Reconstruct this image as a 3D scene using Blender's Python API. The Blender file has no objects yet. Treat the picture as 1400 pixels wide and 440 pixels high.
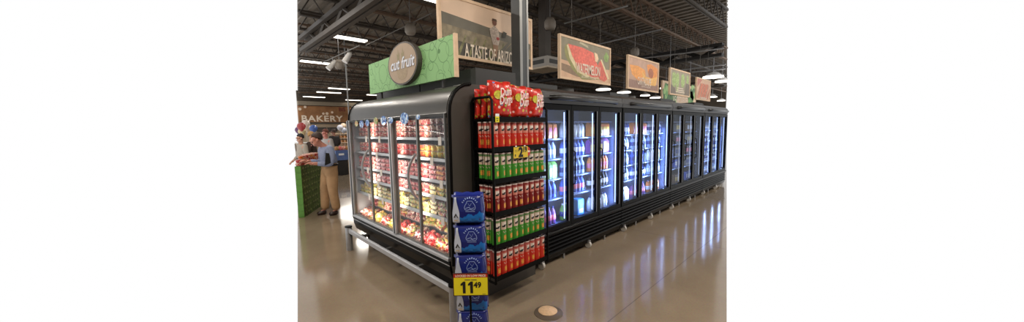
import bpy, math, random
from mathutils import Vector, Matrix
random.seed(7)
PI = math.pi
scene = bpy.context.scene
COL = scene.collection
# ------------------------------------------------------------------ camera solve (two vanishing points of the aisle grid)
CX, CY, H = 700.0, 220.0, 1.6
VA, VB = Vector((248, 183)), Vector((1174, 167))
F = math.sqrt(-((VA.x-CX)*(VB.x-CX)+(VA.y-CY)*(VB.y-CY)))
_x = Vector(((VB.x-CX)/F, -(VB.y-CY)/F, -1)).normalized()
_y = Vector(((VA.x-CX)/F, -(VA.y-CY)/F, -1)).normalized()
_z = _x.cross(_y).normalized(); _y = _z.cross(_x)
ROT = Matrix((_x, _y, _z))
cam = bpy.data.objects.new('camera', bpy.data.cameras.new('camera')); COL.objects.link(cam)
cam.matrix_world = Matrix.Translation((0, 0, H)) @ ROT.to_4x4()
cam.data.sensor_fit = 'HORIZONTAL'; cam.data.sensor_width = 36; cam.data.lens = 36*F/1400
cam.data.clip_start = 0.05; cam.data.clip_end = 200
scene.camera = cam
def ray(x, y): return ROT @ Vector(((x-CX)/F, -(y-CY)/F, -1))
def onz(x, y, z):
    r = ray(x, y); t = (z-H)/r.z; return Vector((r.x*t, r.y*t, z))
def on_y(x, y, Y):
    r = ray(x, y); t = Y/r.y; return Vector((r.x*t, Y, H+r.z*t))
def on_x(x, y, X):
    r = ray(x, y); t = X/r.x; return Vector((X, r.y*t, H+r.z*t))
PL, PR = 407.0, 993.5        # how far the photographed place reaches
def _plane(px):
    k = (px-CX)/F
    return Vector([ROT[i][0]+k*ROT[i][2] for i in range(3)])
NL, NR = _plane(PL), _plane(PR)
def xl(y, z): return -(NL.y*y+NL.z*(z-H))/NL.x      # west limit of the place at depth y
def yl(x, z): return -(NL.x*x+NL.z*(z-H))/NL.y
def xr(y, z): return -(NR.y*y+NR.z*(z-H))/NR.x      # east limit
def yr(x, z): return -(NR.x*x+NR.z*(z-H))/NR.y

# ------------------------------------------------------------------ materials
def lin(c):
    return tuple(((v/255)/12.92 if v/255 <= .04045 else ((v/255+.055)/1.055)**2.4) for v in c)
MATS = {}
def mat(name, rgb, rough=.5, metal=0., emit=0., emit_rgb=None, var=.08, scale=8., spec=.5, bump=0.):
    if name in MATS: return MATS[name]
    m = bpy.data.materials.new(name); m.use_nodes = True; nt = m.node_tree; N = nt.nodes; L = nt.links
    b = N['Principled BSDF']; c = lin(rgb)
    b.inputs['Roughness'].default_value = rough; b.inputs['Metallic'].default_value = metal
    b.inputs['Specular IOR Level'].default_value = spec
    b.inputs['Base Color'].default_value = (*c, 1)
    if var or bump:
        tc = N.new('ShaderNodeTexCoord'); n = N.new('ShaderNodeTexNoise'); n.inputs['Scale'].default_value = scale; n.inputs['Detail'].default_value = 4
        L.new(tc.outputs['Object'], n.inputs['Vector'])
        r = N.new('ShaderNodeValToRGB')
        r.color_ramp.elements[0].position = .3; r.color_ramp.elements[1].position = .7
        r.color_ramp.elements[0].color = (*[v*(1-var) for v in c], 1); r.color_ramp.elements[1].color = (*[min(1, v*(1+var)) for v in c], 1)
        L.new(n.outputs['Fac'], r.inputs['Fac']); L.new(r.outputs['Color'], b.inputs['Base Color'])
        if bump:
            bp = N.new('ShaderNodeBump'); bp.inputs['Strength'].default_value = bump; bp.inputs['Distance'].default_value = .01
            L.new(n.outputs['Fac'], bp.inputs['Height']); L.new(bp.outputs['Normal'], b.inputs['Normal'])
    if emit:
        b.inputs['Emission Color'].default_value = (*lin(emit_rgb or rgb), 1); b.inputs['Emission Strength'].default_value = emit
    MATS[name] = m; return m
def cells(name, cols, scale=40., rough=.3, spec=.5, emit=0.):
    """chunky multi-coloured cells (cut fruit, leaves, sweets)"""
    if name in MATS: return MATS[name]
    m = bpy.data.materials.new(name); m.use_nodes = True; nt = m.node_tree; N = nt.nodes; L = nt.links
    b = N['Principled BSDF']; b.inputs['Roughness'].default_value = rough; b.inputs['Specular IOR Level'].default_value = spec
    tc = N.new('ShaderNodeTexCoord'); v = N.new('ShaderNodeTexVoronoi'); v.inputs['Scale'].default_value = scale
    oi = N.new('ShaderNodeObjectInfo'); ad = N.new('ShaderNodeVectorMath'); ad.operation = 'ADD'
    L.new(tc.outputs['Object'], ad.inputs[0]); L.new(oi.outputs['Location'], ad.inputs[1]); L.new(ad.outputs[0], v.inputs['Vector'])
    s = N.new('ShaderNodeSeparateColor'); L.new(v.outputs['Color'], s.inputs[0])
    r = N.new('ShaderNodeValToRGB'); r.color_ramp.interpolation = 'CONSTANT'; e = r.color_ramp.elements
    while len(e) < len(cols): e.new(.5)
    for i, c in enumerate(cols): e[i].position = i/len(cols); e[i].color = (*lin(c), 1)
    L.new(s.outputs[0], r.inputs['Fac']); L.new(r.outputs['Color'], b.inputs['Base Color'])
    bp = N.new('ShaderNodeBump'); bp.inputs['Strength'].default_value = .5; bp.inputs['Distance'].default_value = .006; bp.invert = True
    L.new(v.outputs['Distance'], bp.inputs['Height']); L.new(bp.outputs['Normal'], b.inputs['Normal'])
    MATS[name] = m; return m
def glass(name, tint=(250, 252, 255), refl=.05):
    if name in MATS: return MATS[name]
    m = bpy.data.materials.new(name); m.use_nodes = True; nt = m.node_tree; N = nt.nodes; L = nt.links
    for n in list(N): N.remove(n)
    o = N.new('ShaderNodeOutputMaterial'); t = N.new('ShaderNodeBsdfTransparent'); t.inputs[0].default_value = (*lin(tint), 1)
    g = N.new('ShaderNodeBsdfGlossy'); g.inputs['Roughness'].default_value = .03; mx = N.new('ShaderNodeMixShader')
    lw = N.new('ShaderNodeLayerWeight'); lw.inputs[0].default_value = .25
    ml = N.new('ShaderNodeMath'); ml.operation = 'MULTIPLY_ADD'; ml.inputs[1].default_value = refl*1.2; ml.inputs[2].default_value = refl*.5
    L.new(lw.outputs['Fresnel'], ml.inputs[0]); L.new(ml.outputs[0], mx.inputs[0])
    L.new(t.outputs[0], mx.inputs[1]); L.new(g.outputs[0], mx.inputs[2]); L.new(mx.outputs[0], o.inputs[0])
    MATS[name] = m; return m

# ------------------------------------------------------------------ mesh builder
class MB:
    def __init__(s): s.v = []; s.f = []; s.m = []; s.sm = []; s.mats = []
    def mi(s, m):
        if m not in s.mats: s.mats.append(m)
        return s.mats.index(m)
    def add(s, vs, fs, m, smooth=False):
        o = len(s.v); s.v += [tuple(v) for v in vs]; k = s.mi(m)
        for f in fs: s.f.append([i+o for i in f]); s.m.append(k); s.sm.append(smooth)
    def box(s, lo, hi, m):
        x0, y0, z0 = lo; x1, y1, z1 = hi
        s.add([(x0,y0,z0),(x1,y0,z0),(x1,y1,z0),(x0,y1,z0),(x0,y0,z1),(x1,y0,z1),(x1,y1,z1),(x0,y1,z1)],
              [(0,3,2,1),(4,5,6,7),(0,1,5,4),(1,2,6,5),(2,3,7,6),(3,0,4,7)], m); return s
    def bevbox(s, lo, hi, m, b=.01):
        x0, y0, z0 = lo; x1, y1, z1 = hi
        vs = []; 
        for (z, i) in ((z0, b), (z0+b, 0), (z1-b, 0), (z1, b)):
            vs += [(x0+i+b*.0, y0+i, z), (x1-i, y0+i, z), (x1-i, y1-i, z), (x0+i, y1-i, z)]
        fs = [(3,2,1,0), (12,13,14,15)]
        for k in range(3):
            for j in range(4): a = k*4+j; c = k*4+(j+1) % 4; fs.append((a, c, c+4, a+4))
        s.add(vs, fs, m); return s
    def tube(s, pts, r, m, seg=8, smooth=True, caps=True, r1=None):
        pts = [Vector(p) for p in pts]; n = len(pts); rings = []
        up = Vector((0, 0, 1)); d0 = (pts[1]-pts[0]).normalized()
        if abs(d0.dot(up)) > .95: up = Vector((0, 1, 0))
        for i, p in enumerate(pts):
            d = (pts[min(i+1, n-1)]-pts[max(i-1, 0)]).normalized()
            a = d.cross(up)
            if a.length < 1e-4: a = Vector((1, 0, 0))
            a.normalize(); b = a.cross(d).normalized(); up = b if n > 2 else up
            rr = r if r1 is None else r+(r1-r)*i/(n-1)
            rings.append([p+a*rr*math.cos(2*PI*k/seg+PI/seg)+b*rr*math.sin(2*PI*k/seg+PI/seg) for k in range(seg)])
        vs = [v for q in rings for v in q]; fs = []
        for i in range(n-1):
            for k in range(seg):
                a = i*seg+k; b = i*seg+(k+1) % seg; fs.append((a, b, b+seg, a+seg))
        s.add(vs, fs, m, smooth)
        if caps:
            s.add(rings[0], [tuple(range(seg))[::-1]], m); s.add(rings[-1], [tuple(range(seg))], m)
        return s
    def lathe(s, prof, m, c=(0, 0, 0), seg=16, smooth=True, sx=1, sy=1):
        vs = []; fs = []; n = len(prof)
        for r, z in prof:
            for k in range(seg): vs.append((c[0]+sx*r*math.cos(2*PI*k/seg), c[1]+sy*r*math.sin(2*PI*k/seg), c[2]+z))
        for i in range(n-1):
            for k in range(seg):
                a = i*seg+k; b = i*seg+(k+1) % seg; fs.append((a, b, b+seg, a+seg))
        s.add(vs, fs, m, smooth)
        if prof[0][0] > 1e-4: s.add(vs[:seg], [tuple(range(seg))[::-1]], m)
        if prof[-1][0] > 1e-4: s.add(vs[-seg:], [tuple(range(seg))], m)
        return s
    def prism(s, poly, m, axis, a0, a1):
        """polygon extruded along an axis; poly in the two other axes, in xyz order"""
        def P(p, a):
            return {'x': (a, p[0], p[1]), 'y': (p[0], a, p[1]), 'z': (p[0], p[1], a)}[axis]
        n = len(poly); vs = [P(p, a0) for p in poly]+[P(p, a1) for p in poly]
        fs = [tuple(range(n)), tuple(range(2*n-1, n-1, -1))]
        for i in range(n): j = (i+1) % n; fs.append((i, i+n, j+n, j))
        s.add(vs, fs, m); return s
    def shell(s, prof, m, axis, a0, a1, smooth=True):
        """open profile swept along an axis"""
        def P(p, a): return {'x': (a, p[0], p[1]), 'y': (p[0], a, p[1])}[axis]
        n = len(prof); vs = [P(p, a0) for p in prof]+[P(p, a1) for p in prof]
        s.add(vs, [(i, i+1, i+1+n, i+n) for i in range(n-1)], m, smooth); return s
    def ball(s, c, r, m, seg=10, rings=6, sz=1):
        pr = [(r*math.sin(PI*i/rings), -r*sz*math.cos(PI*i/rings)) for i in range(rings+1)]
        return s.lathe(pr, m, c, seg)
    def build(s, name, parent=None, world=True):
        me = bpy.data.meshes.new(name)
        o = Vector((0, 0, 0))
        if parent is not None and world:
            q = parent
            while q is not None: o += q.location; q = q.parent
        me.from_pydata([(v[0]-o.x, v[1]-o.y, v[2]-o.z) for v in s.v], [], s.f)
        for m in s.mats: me.materials.append(m)
        me.polygons.foreach_set('material_index', s.m); me.polygons.foreach_set('use_smooth', s.sm)
        me.update()
        ob = bpy.data.objects.new(name, me); COL.objects.link(ob)
        if parent is not None: ob.parent = parent
        return ob
def tag(o, label=None, cat=None, group=None, kind=None):
    if label: o['label'] = label
    if cat: o['category'] = cat
    if group: o['group'] = group
    if kind: o['kind'] = kind
    return o
def root(name, label, cat, loc=(0, 0, 0), rz=0, group=None):
    o = bpy.data.objects.new(name, None); COL.objects.link(o); o.empty_display_size = .05
    o.location = loc; o.rotation_euler = (0, 0, rz); return tag(o, label, cat, group)
def dup(r, loc, rz, label, group=None):
    c = r.copy(); COL.objects.link(c); c.location = loc; c.rotation_euler = (0, 0, rz); tag(c, label, None, group)
    for ch in [x for x in r.children]:
        k = ch.copy(); COL.objects.link(k); k.parent = c
        for g in [x for x in ch.children]:
            q = g.copy(); COL.objects.link(q); q.parent = k
    return c
ORD = ['first', 'second', 'third', 'fourth', 'fifth', 'sixth', 'seventh', 'eighth', 'ninth', 'tenth', 'eleventh', 'twelfth', 'thirteenth', 'fourteenth', 'fifteenth', 'sixteenth', 'seventeenth', 'eighteenth', 'nineteenth', 'twentieth', 'twenty-first', 'twenty-second', 'twenty-third', 'twenty-fourth', 'twenty-fifth']
def glyphs(body, size, sx=1., shear=0., bold=0., spacing=1., align='CENTER', res=3):
    """lettering as flat 2D faces: returns verts (x, y) and faces"""
    cu = bpy.data.curves.new('lettering', 'FONT'); cu.body = body; cu.size = size; cu.shear = shear; cu.offset = bold
    cu.space_character = spacing; cu.align_x = align; cu.align_y = 'CENTER'; cu.resolution_u = res; cu.fill_mode = 'FRONT'
    ob = bpy.data.objects.new('lettering', cu); COL.objects.link(ob)
    dg = bpy.context.evaluated_depsgraph_get(); me = bpy.data.meshes.new_from_object(ob.evaluated_get(dg))
    vs = [(v.co.x*sx, v.co.y) for v in me.vertices]; fs = [tuple(p.vertices) for p in me.polygons]
    bpy.data.objects.remove(ob); bpy.data.curves.remove(cu); bpy.data.meshes.remove(me)
    return vs, fs
def flat(mb, pts2, faces, m, o, u, v, fn=None):
    """put flat 2D art on a plane (origin o, axes u, v) or through fn(a, b)"""
    o = Vector(o); u = Vector(u); v = Vector(v)
    mb.add([fn(a, b) if fn else o+u*a+v*b for a, b in pts2], faces, m)
def art(mb, pts2, m, o, u, v, fn=None): flat(mb, pts2, [tuple(range(len(pts2)))], m, o, u, v, fn)
def disc2(cx, cy, r, n=20, ry=None): return [(cx+r*math.cos(2*PI*i/n), cy+(ry or r)*math.sin(2*PI*i/n)) for i in range(n)]
def line2(pts, w):
    """a stroke along 2D points -> list of quads"""
    out = []
    for (a, b) in zip(pts, pts[1:]):
        d = Vector((b[0]-a[0], b[1]-a[1])); 
        if d.length < 1e-6: continue
        n = Vector((-d.y, d.x)).normalized()*w/2
        out.append([(a[0]-n.x, a[1]-n.y), (b[0]-n.x, b[1]-n.y), (b[0]+n.x, b[1]+n.y), (a[0]+n.x, a[1]+n.y)])
    return out
def lamp(name, kind, loc, energy, color=(1, 1, 1), size=1., size_y=None, target=None):
    l = bpy.data.lights.new(name, kind); l.energy = energy; l.color = color
    o = bpy.data.objects.new(name, l); COL.objects.link(o); o.location = loc
    if kind == 'AREA':
        l.shape = 'RECTANGLE'; l.size = size; l.size_y = size_y or size
    elif kind == 'POINT': l.shadow_soft_size = size
    if target is not None: o.rotation_euler = (Vector(target)-Vector(loc)).to_track_quat('-Z', 'Y').to_euler()
    return o

# ------------------------------------------------------------------ shared materials
BLACK = mat('black_powder_coat', (13, 12, 11), .42, var=.1, spec=.08)
BLACKG = mat('black_gloss_panel', (13, 12, 11), .3, var=.1, spec=.10)
CHAR = mat('charcoal_metal', (62, 60, 56), .34, .25, var=.06)
PANELG = mat('warm_grey_panel', (72, 67, 61), .5, var=.05)
STEEL = mat('brushed_steel', (164, 164, 166), .3, .5, var=.08, scale=30)
SILVER = mat('silver_aluminium', (172, 173, 176), .34, .25, var=.05)
WHITEP = mat('white_plastic', (228, 224, 218), .4, var=.03)
RAIL = mat('light_price_rail', (176, 174, 170), .35, .1, var=.04)
CABLE = mat('dull_cable', (110, 106, 100), .5)
TAN = mat('tan_wood_frame', (224, 192, 158), .6, var=.08, scale=20)
GREYD = mat('dark_grey_paint', (52, 51, 49), .55, var=.08)
GLASS = glass('clear_door_glass', refl=.03)
GLASSD = glass('cooler_door_glass', (240, 245, 253), .045)
YEL = mat('yellow_price_card', (238, 222, 30), .5, var=.03)
INK = mat('black_ink', (16, 14, 12), .6, var=0)
REDC = mat('red_card', (190, 40, 30), .5, var=.05)
CREAM = mat('cream_lettering', (236, 218, 196), .5, var=.02)
WHITE = mat('white_ink', (240, 240, 240), .5, var=0)

# ================================================================== SETTING
FLOORZ, DECK = 0.0, 4.85
def place_outline(z, ynear_px):
    a, b = onz(PL, ynear_px, z), onz(PR, ynear_px, z)
    d = (b-a).normalized()
    far_l = (xl(31, z), 31.0); far_r = (36.0, yr(36, z))
    return [tuple((a-d*5).xy), tuple(a.xy), far_l, (36.0, 31.0), far_r, tuple(b.xy), tuple((b+d*5).xy), (6.5, -6.5), (-6.0, -6.5), (-7.0, 3.0)]
def floor_mat():
    m = bpy.data.materials.new('polished_concrete'); m.use_nodes = True; nt = m.node_tree; N = nt.nodes; L = nt.links; b = N['Principled BSDF']
    tc = N.new('ShaderNodeTexCoord'); n = N.new('ShaderNodeTexNoise'); n.inputs['Scale'].default_value = .55; n.inputs['Detail'].default_value = 6; n.inputs['Roughness'].default_value = .6
    L.new(tc.outputs['Object'], n.inputs['Vector'])
    r = N.new('ShaderNodeValToRGB'); e = r.color_ramp.elements
    e[0].position = .3; e[0].color = (*lin((124, 109, 90)), 1); e[1].position = .72; e[1].color = (*lin((152, 135, 114)), 1)
    L.new(n.outputs['Fac'], r.inputs['Fac'])
    n2 = N.new('ShaderNodeTexNoise'); n2.inputs['Scale'].default_value = 60; n2.inputs['Detail'].default_value = 3; L.new(tc.outputs['Object'], n2.inputs['Vector'])
    mx = N.new('ShaderNodeMix'); mx.data_type = 'RGBA'; mx.blend_type = 'OVERLAY'; mx.inputs[0].default_value = .18
    L.new(r.outputs['Color'], mx.inputs[6]); L.new(n2.outputs['Color'], mx.inputs[7])
    # saw-cut slab joints
    sp = N.new('ShaderNodeSeparateXYZ'); L.new(tc.outputs['Object'], sp.inputs[0]); last = None
    for ax, off in ((0, 4.9), (1, 1.35)):
        a = N.new('ShaderNodeMath'); a.operation = 'SUBTRACT'; a.inputs[1].default_value = off; L.new(sp.outputs[ax], a.inputs[0])
        w = N.new('ShaderNodeMath'); w.operation = 'PINGPONG'; w.inputs[1].default_value = 2.6; L.new(a.outputs[0], w.inputs[0])
        c = N.new('ShaderNodeMath'); c.operation = 'LESS_THAN'; c.inputs[1].default_value = .004; L.new(w.outputs[0], c.inputs[0])
        if last:
            s = N.new('ShaderNodeMath'); s.operation = 'MAXIMUM'; L.new(last.outputs[0], s.inputs[0]); L.new(c.outputs[0], s.inputs[1]); last = s
        else: last = c
    mj = N.new('ShaderNodeMix'); mj.data_type = 'RGBA'; L.new(last.outputs[0], mj.inputs[0]); L.new(mx.outputs[2], mj.inputs[6]); mj.inputs[7].default_value = (*lin((104, 92, 80)), 1)
    L.new(mj.outputs[2], b.inputs['Base Color'])
    rr = N.new('ShaderNodeMapRange'); rr.inputs[3].default_value = .07; rr.inputs[4].default_value = .15; L.new(n.outputs['Fac'], rr.inputs[0]); L.new(rr.outputs[0], b.inputs['Roughness'])
    b.inputs['Specular IOR Level'].default_value = .42
    return m
FLOORM = floor_mat()
o = place_outline(FLOORZ, 444)
mb = MB(); n = len(o)
mb.add([(x, y, 0) for x, y in o]+[(x, y, -.12) for x, y in o], [tuple(range(n-1, -1, -1)), tuple(range(n, 2*n))]+[(i, (i+1) % n, (i+1) % n+n, i+n) for i in range(n)], FLOORM)
tag(mb.build('floor'), kind='structure')
DECKM = mat('dark_steel_deck', (116, 106, 94), .6, var=.15, scale=3)
STRUCT = mat('dark_bronze_steel', (70, 62, 54), .55, .1, var=.15, scale=5)
STRUCT2 = mat('brown_primer_steel', (110, 88, 70), .6, .1, var=.15, scale=5)
o = place_outline(DECK, -8)
mb = MB(); n = len(o)
mb.add([(x, y, DECK) for x, y in o]+[(x, y, DECK+.15) for x, y in o], [tuple(range(n)), tuple(range(2*n-1, n-1, -1))]+[(i, i+n, (i+1) % n+n, (i+1) % n) for i in range(n)], DECKM)
ta, tb = onz(PL, -6, DECK), onz(PR, -6, DECK)
x = ta.x+.1
while x < 36:
    ylo = max(yr(x, DECK), ta.y+(tb.y-ta.y)*(x-ta.x)/(tb.x-ta.x)) if x < tb.x else yr(x, DECK)
    yhi = min(31, yl(x, DECK))
    if yhi-ylo > .1: mb.box((x, ylo, DECK-.05), (x+.11, yhi, DECK), DECKM)
    x += .3
tag(mb.build('ceiling'), kind='structure')
# open-web joists along X, one by one
JB, JT = 4.28, 4.80
def joist(y, x0, x1, m):
    mb = MB()
    for z in (JB, JT-.06): mb.box((x0, y-.05, z), (x1, y-.012, z+.055), m); mb.box((x0, y+.012, z), (x1, y+.05, z+.055), m)
    k = int((x1-x0)/.55); 
    for i in range(max(k, 1)):
        a = x0+i*.55; b = a+.275; c = min(a+.55, x1)
        mb.tube([(a, y, JB+.03), (b, y, JT-.03)], .016, m, 5, False, False); mb.tube([(b, y, JT-.03), (c, y, JB+.03)], .016, m, 5, False, False)
    tag(mb.build('ceiling_joist'), kind='structure')
y = 2.75; i = 0
while y < 30.5:
    x0 = max(xl(y, JB), xl(y, JT)) if y > 8 else 2.72
    x1 = min(36, xr(y, JB), xr(y, JT))
    joist(y, x0, x1, STRUCT2 if i % 3 == 1 else STRUCT); y += 1.28; i += 1
# joist girders along Y
GB, GT = 3.85, 4.80
STRUCTD = mat('black_girder_steel', (30, 27, 24), .55, .1, var=.1)
def girder(X, y0, y1, m, wr=.045):
    mb = MB()
    for z in (GB, JB-.1): 
        for s in (-1, 1): mb.box((X+s*.07-.05, y0, z), (X+s*.07+.05, y1, z+.1), m)
    k = max(1, int((y1-y0)/1.28))
    for i in range(k):
        a = y0+i*1.28
        mb.tube([(X, a, JB-.05), (X, a+.64, GB+.05)], wr, m, 5, False, False); mb.tube([(X, a+.64, GB+.05), (X, min(y1, a+1.28), JB-.05)], wr, m, 5, False, False)
    tag(mb.build('ceiling_girder'), kind='structure')
girder(2.69, 2.75, yl(2.55, GB)-.1, STRUCT)
girder(13.0, max(yr(13.2, GB), yr(13.2, JB))+.05, 31, STRUCTD, .07)
girder(23.4, max(yr(23.6, GB), yr(23.6, JB))+.05, 31, STRUCT)
# walls far behind
WALLD = mat('far_wall_brown', (92, 82, 70), .8, var=.2, scale=1.5)
WALLB = mat('bakery_wall_beige', (176, 156, 132), .7, var=.1, scale=2)
tag(MB().box((xl(31.2, 0)+.2, 31, 0), (36, 31.2, DECK), WALLD).build('wall_back'), kind='structure')
BLOCKW = mat('blocker_wall_brown', (112, 98, 84), .8, var=.3, scale=1.2)  # unseen walls added to cut the white ambient light
tag(MB().box((-.5, -3.2, 0), (5.6, -3.0, 3.2), BLOCKW).build('wall_right_blocker'), kind='structure')
tag(MB().box((-3.4, -6.5, 0), (-3.2, 5.0, 3.2), BLOCKW).build('wall_left_blocker'), kind='structure')
tag(MB().box((-3.4, -6.7, 0), (6.5, -6.5, 3.2), BLOCKW).build('wall_behind_blocker'), kind='structure')
tag(MB().box((36, yr(36, 3)+.1, 0), (36.2, 31.2, DECK), WALLD).build('wall_right'), kind='structure')

# ================================================================== COLUMN + TOP SIGNS
COLM = mat('grey_steel_column', (74, 76, 77), .45, .2, var=.05); COLE = mat('column_edge_grey', (150, 150, 147), .4, .3, var=.05)
t = root('steel_column', 'dark grey steel building column rising behind the snack rack', 'column', (2.69, 2.62, 0))
MB().box((2.685, 2.602, 0), (2.815, 2.73, 4.24), COLM).build('square_shaft', t)
MB().box((2.685, 2.597, 0), (2.722, 2.602, 4.24), COLE).build('left_edge_strip', t)
MB().box((2.79, 2.597, 0), (2.817, 2.602, 4.24), COLE).build('right_edge_strip', t)

def poster(name, label, X0, X1, z0, z1, Y, art_fn, top):
    t = root(name, label, 'sign', ((X0+X1)/2, Y, z0), 0)
    W, Hh = X1-X0, z1-z0; fw = .03
    mb = MB()
    mb.box((X0, Y-.02, z0), (X1, Y+.02, z0+fw), TAN); mb.box((X0, Y-.02, z1-fw), (X1, Y+.02, z1), TAN)
    mb.box((X0, Y-.02, z0+fw), (X0+fw, Y+.02, z1-fw), TAN); mb.box((X1-fw, Y-.02, z0+fw), (X1, Y+.02, z1-fw), TAN)
    mb.build('frame', t)
    p = MB(); ly = MB()
    lay = [0]
    def A(pts, m):      # art in 0..1 coordinates, each layer a hair in front of the last
        lay[0] += 1; d = Y-.012-lay[0]*.0004
        art(p, [(a*W, b*Hh) for a, b in pts], m, (X0, d, z0), (1, 0, 0), (0, 0, 1))
    def T(body, cx, cy, h, sx, m, bold=0, shear=0, spacing=1.):
        vs, fs = glyphs(body, h*Hh*1.4, sx, shear, bold, spacing)
        flat(ly, vs, fs, m, (X0+cx*W, Y-.022, z0+cy*Hh), (1, 0, 0), (0, 0, 1))
    art_fn(A, T); p.box((X0+.005, Y-.011, z0+.005), (X1-.005, Y+.011, z1-.005), TAN)
    p.build('printed_picture', t)
    if ly.v: ly.build('lettering', t)
    for fx in (.22, .78):
        c = MB(); c.tube([(X0+W*fx, Y, z1-.01), (X0+W*fx, Y, top)], .0025, CABLE, 5); c.build('hanging_cable', t)
    return t
C = lambda n, r, rough=.6, var=.12, sc=20: mat(n, r, rough, var=var, scale=sc)
FULL = [(.02, .03), (.98, .03), (.98, .97), (.02, .97)]
def art_melon(A, T):
    A(FULL, C('poster_olive', (142, 134, 112), sc=8))
    A([(.02, .03), (.98, .03), (.98, .42), (.6, .36), (.02, .44)], C('poster_table', (212, 174, 142), sc=6))
    A([(.02, .20), (.30, .10), (.52, .10), (.30, .3), (.02, .36)], C('poster_shadow', (146, 122, 98)))
    rind = [(.09, .72), (.12, .8), (.16, .80)]+[(.14+.36*t, .72-.62*t**.75) for t in [i/10 for i in range(1, 11)]]+[(.62, .1), (.4, .12)]
    A([(.08, .7), (.11, .8), (.15, .82), (.3, .3), (.6, .12), (.8, .12), (.4, .05), (.22, .25), (.1, .52)], C('melon_rind', (150, 146, 92)))
    A([(.12, .78), (.15, .82), (.6, .2), (.5, .12), (.3, .22), (.17, .5)], C('melon_pith', (226, 208, 166)))
    A([(.14, .82), (.40, .82), (.62, .76), (.66, .6), (.70, .5), (.76, .36), (.8, .2), (.6, .15), (.36, .25), (.22, .55)], C('melon_flesh', (232, 116, 100), var=.2, sc=30))
    A([(.64, .78), (.70, .76), (.73, .64), (.70, .55), (.66, .56)], C('melon_tip', (242, 208, 170)))
    A([(.72, .5), (.77, .62), (.86, .42), (.94, .18), (.86, .08), (.76, .12), (.70, .26)], C('melon_slice', (214, 112, 96), var=.2, sc=30))
    A([(.77, .64), (.80, .64), (.97, .18), (.93, .16)], C('melon_pith', (226, 208, 166)))
    A([(.84, .72), (.90, .88), (.96, .76), (.93, .62), (.87, .60)], C('poster_leaf', (136, 160, 96), var=.4, sc=30))
    A([(.34, .90), (.52, .84), (.50, .90), (.36, .95)], C('poster_pale', (190, 180, 150)))
    cm = CREAM
    T('WATERMELON', .52, .30, .24, .47, cm, .004); T('GROWN IN ARIZONA', .52, .115, .06, .8, cm)
def art_cantaloupe(A, T):
    A(FULL, C('poster_dusty_pink', (196, 160, 138), sc=8))
    A([(.02, .03), (.98, .03), (.98, .25), (.02, .3)], C('poster_mauve', (158, 126, 112)))
    A([(.05, .72), (.3, .74), (.52, .66), (.55, .5), (.5, .3), (.3, .3), (.12, .45)], C('cantaloupe_flesh', (240, 164, 92), var=.2, sc=30))
    A([(.58, .84), (.72, .9), (.95, .8), (.95, .5), (.8, .42), (.62, .6)], C('cantaloupe_half', (230, 150, 84), var=.2, sc=30))
    A(disc2(.72, .6, .09, 14, .16), C('cantaloupe_hollow', (176, 112, 84)))
    A([(.42, .62), (.55, .46), (.75, .44), (.95, .54), (.9, .22), (.6, .2), (.48, .3)], C('cantaloupe_pale', (240, 184, 108), var=.2, sc=30))
    T('CANTALOUPE', .5, .28, .23, .47, CREAM, .004); T('GROWN IN ARIZONA', .55, .13, .06, .8, CREAM)
def art_pepper(A, T):
    A(FULL, C('poster_taupe', (158, 148, 128), sc=8))
    for cx, w, b in ((.2, .17, .3), (.36, .12, .12), (.62, .16, .34), (.86, .1, .4)):
        A([(cx-w*.5, .82), (cx, .88), (cx+w*.5, .8), (cx+w*.62, .55), (cx+w*.2, b), (cx-w*.3, b+.02), (cx-w*.6, .5)], C('poster_green_pepper', (162, 182, 120), var=.35, sc=30))
    A([(.02, .03), (.3, .03), (.24, .28), (.02, .4)], C('poster_stone', (126, 116, 104))); A([(.7, .03), (.98, .03), (.98, .5), (.8, .55)], C('poster_stone', (126, 116, 104)))
    for k, (w, z) in enumerate(((.3, .28), (.36, .2), (.44, .13))): A([(.5-w/2, z), (.5+w/2, z), (.5+w/2, z+.03), (.5-w/2, z+.03)], CREAM)
def art_carrot(A, T):
    A(FULL, C('poster_sand', (216, 178, 150), sc=8))
    for k in range(9):
        x = .06+k*.09
        A([(x, .1+.02*k), (x+.05, .08), (x+.28, .72+.02*(k % 3)), (x+.2, .8)][:4] if x < .68 else [(x, .1), (x+.05, .08), (.95, .5), (.93, .62)], C('poster_carrot_b', (216, 128, 98), var=.3, sc=30) if k % 2 else C('poster_carrot', (196, 136, 112), var=.3, sc=30))
    A([(.02, .55), (.4, .97), (.02, .97)], C('poster_rose', (196, 130, 116)))
    for (w, z) in ((.5, .12), (.4, .07)): A([(.5-w/2, z), (.5+w/2, z), (.5+w/2, z+.025), (.5-w/2, z+.025)], CREAM)
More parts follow.
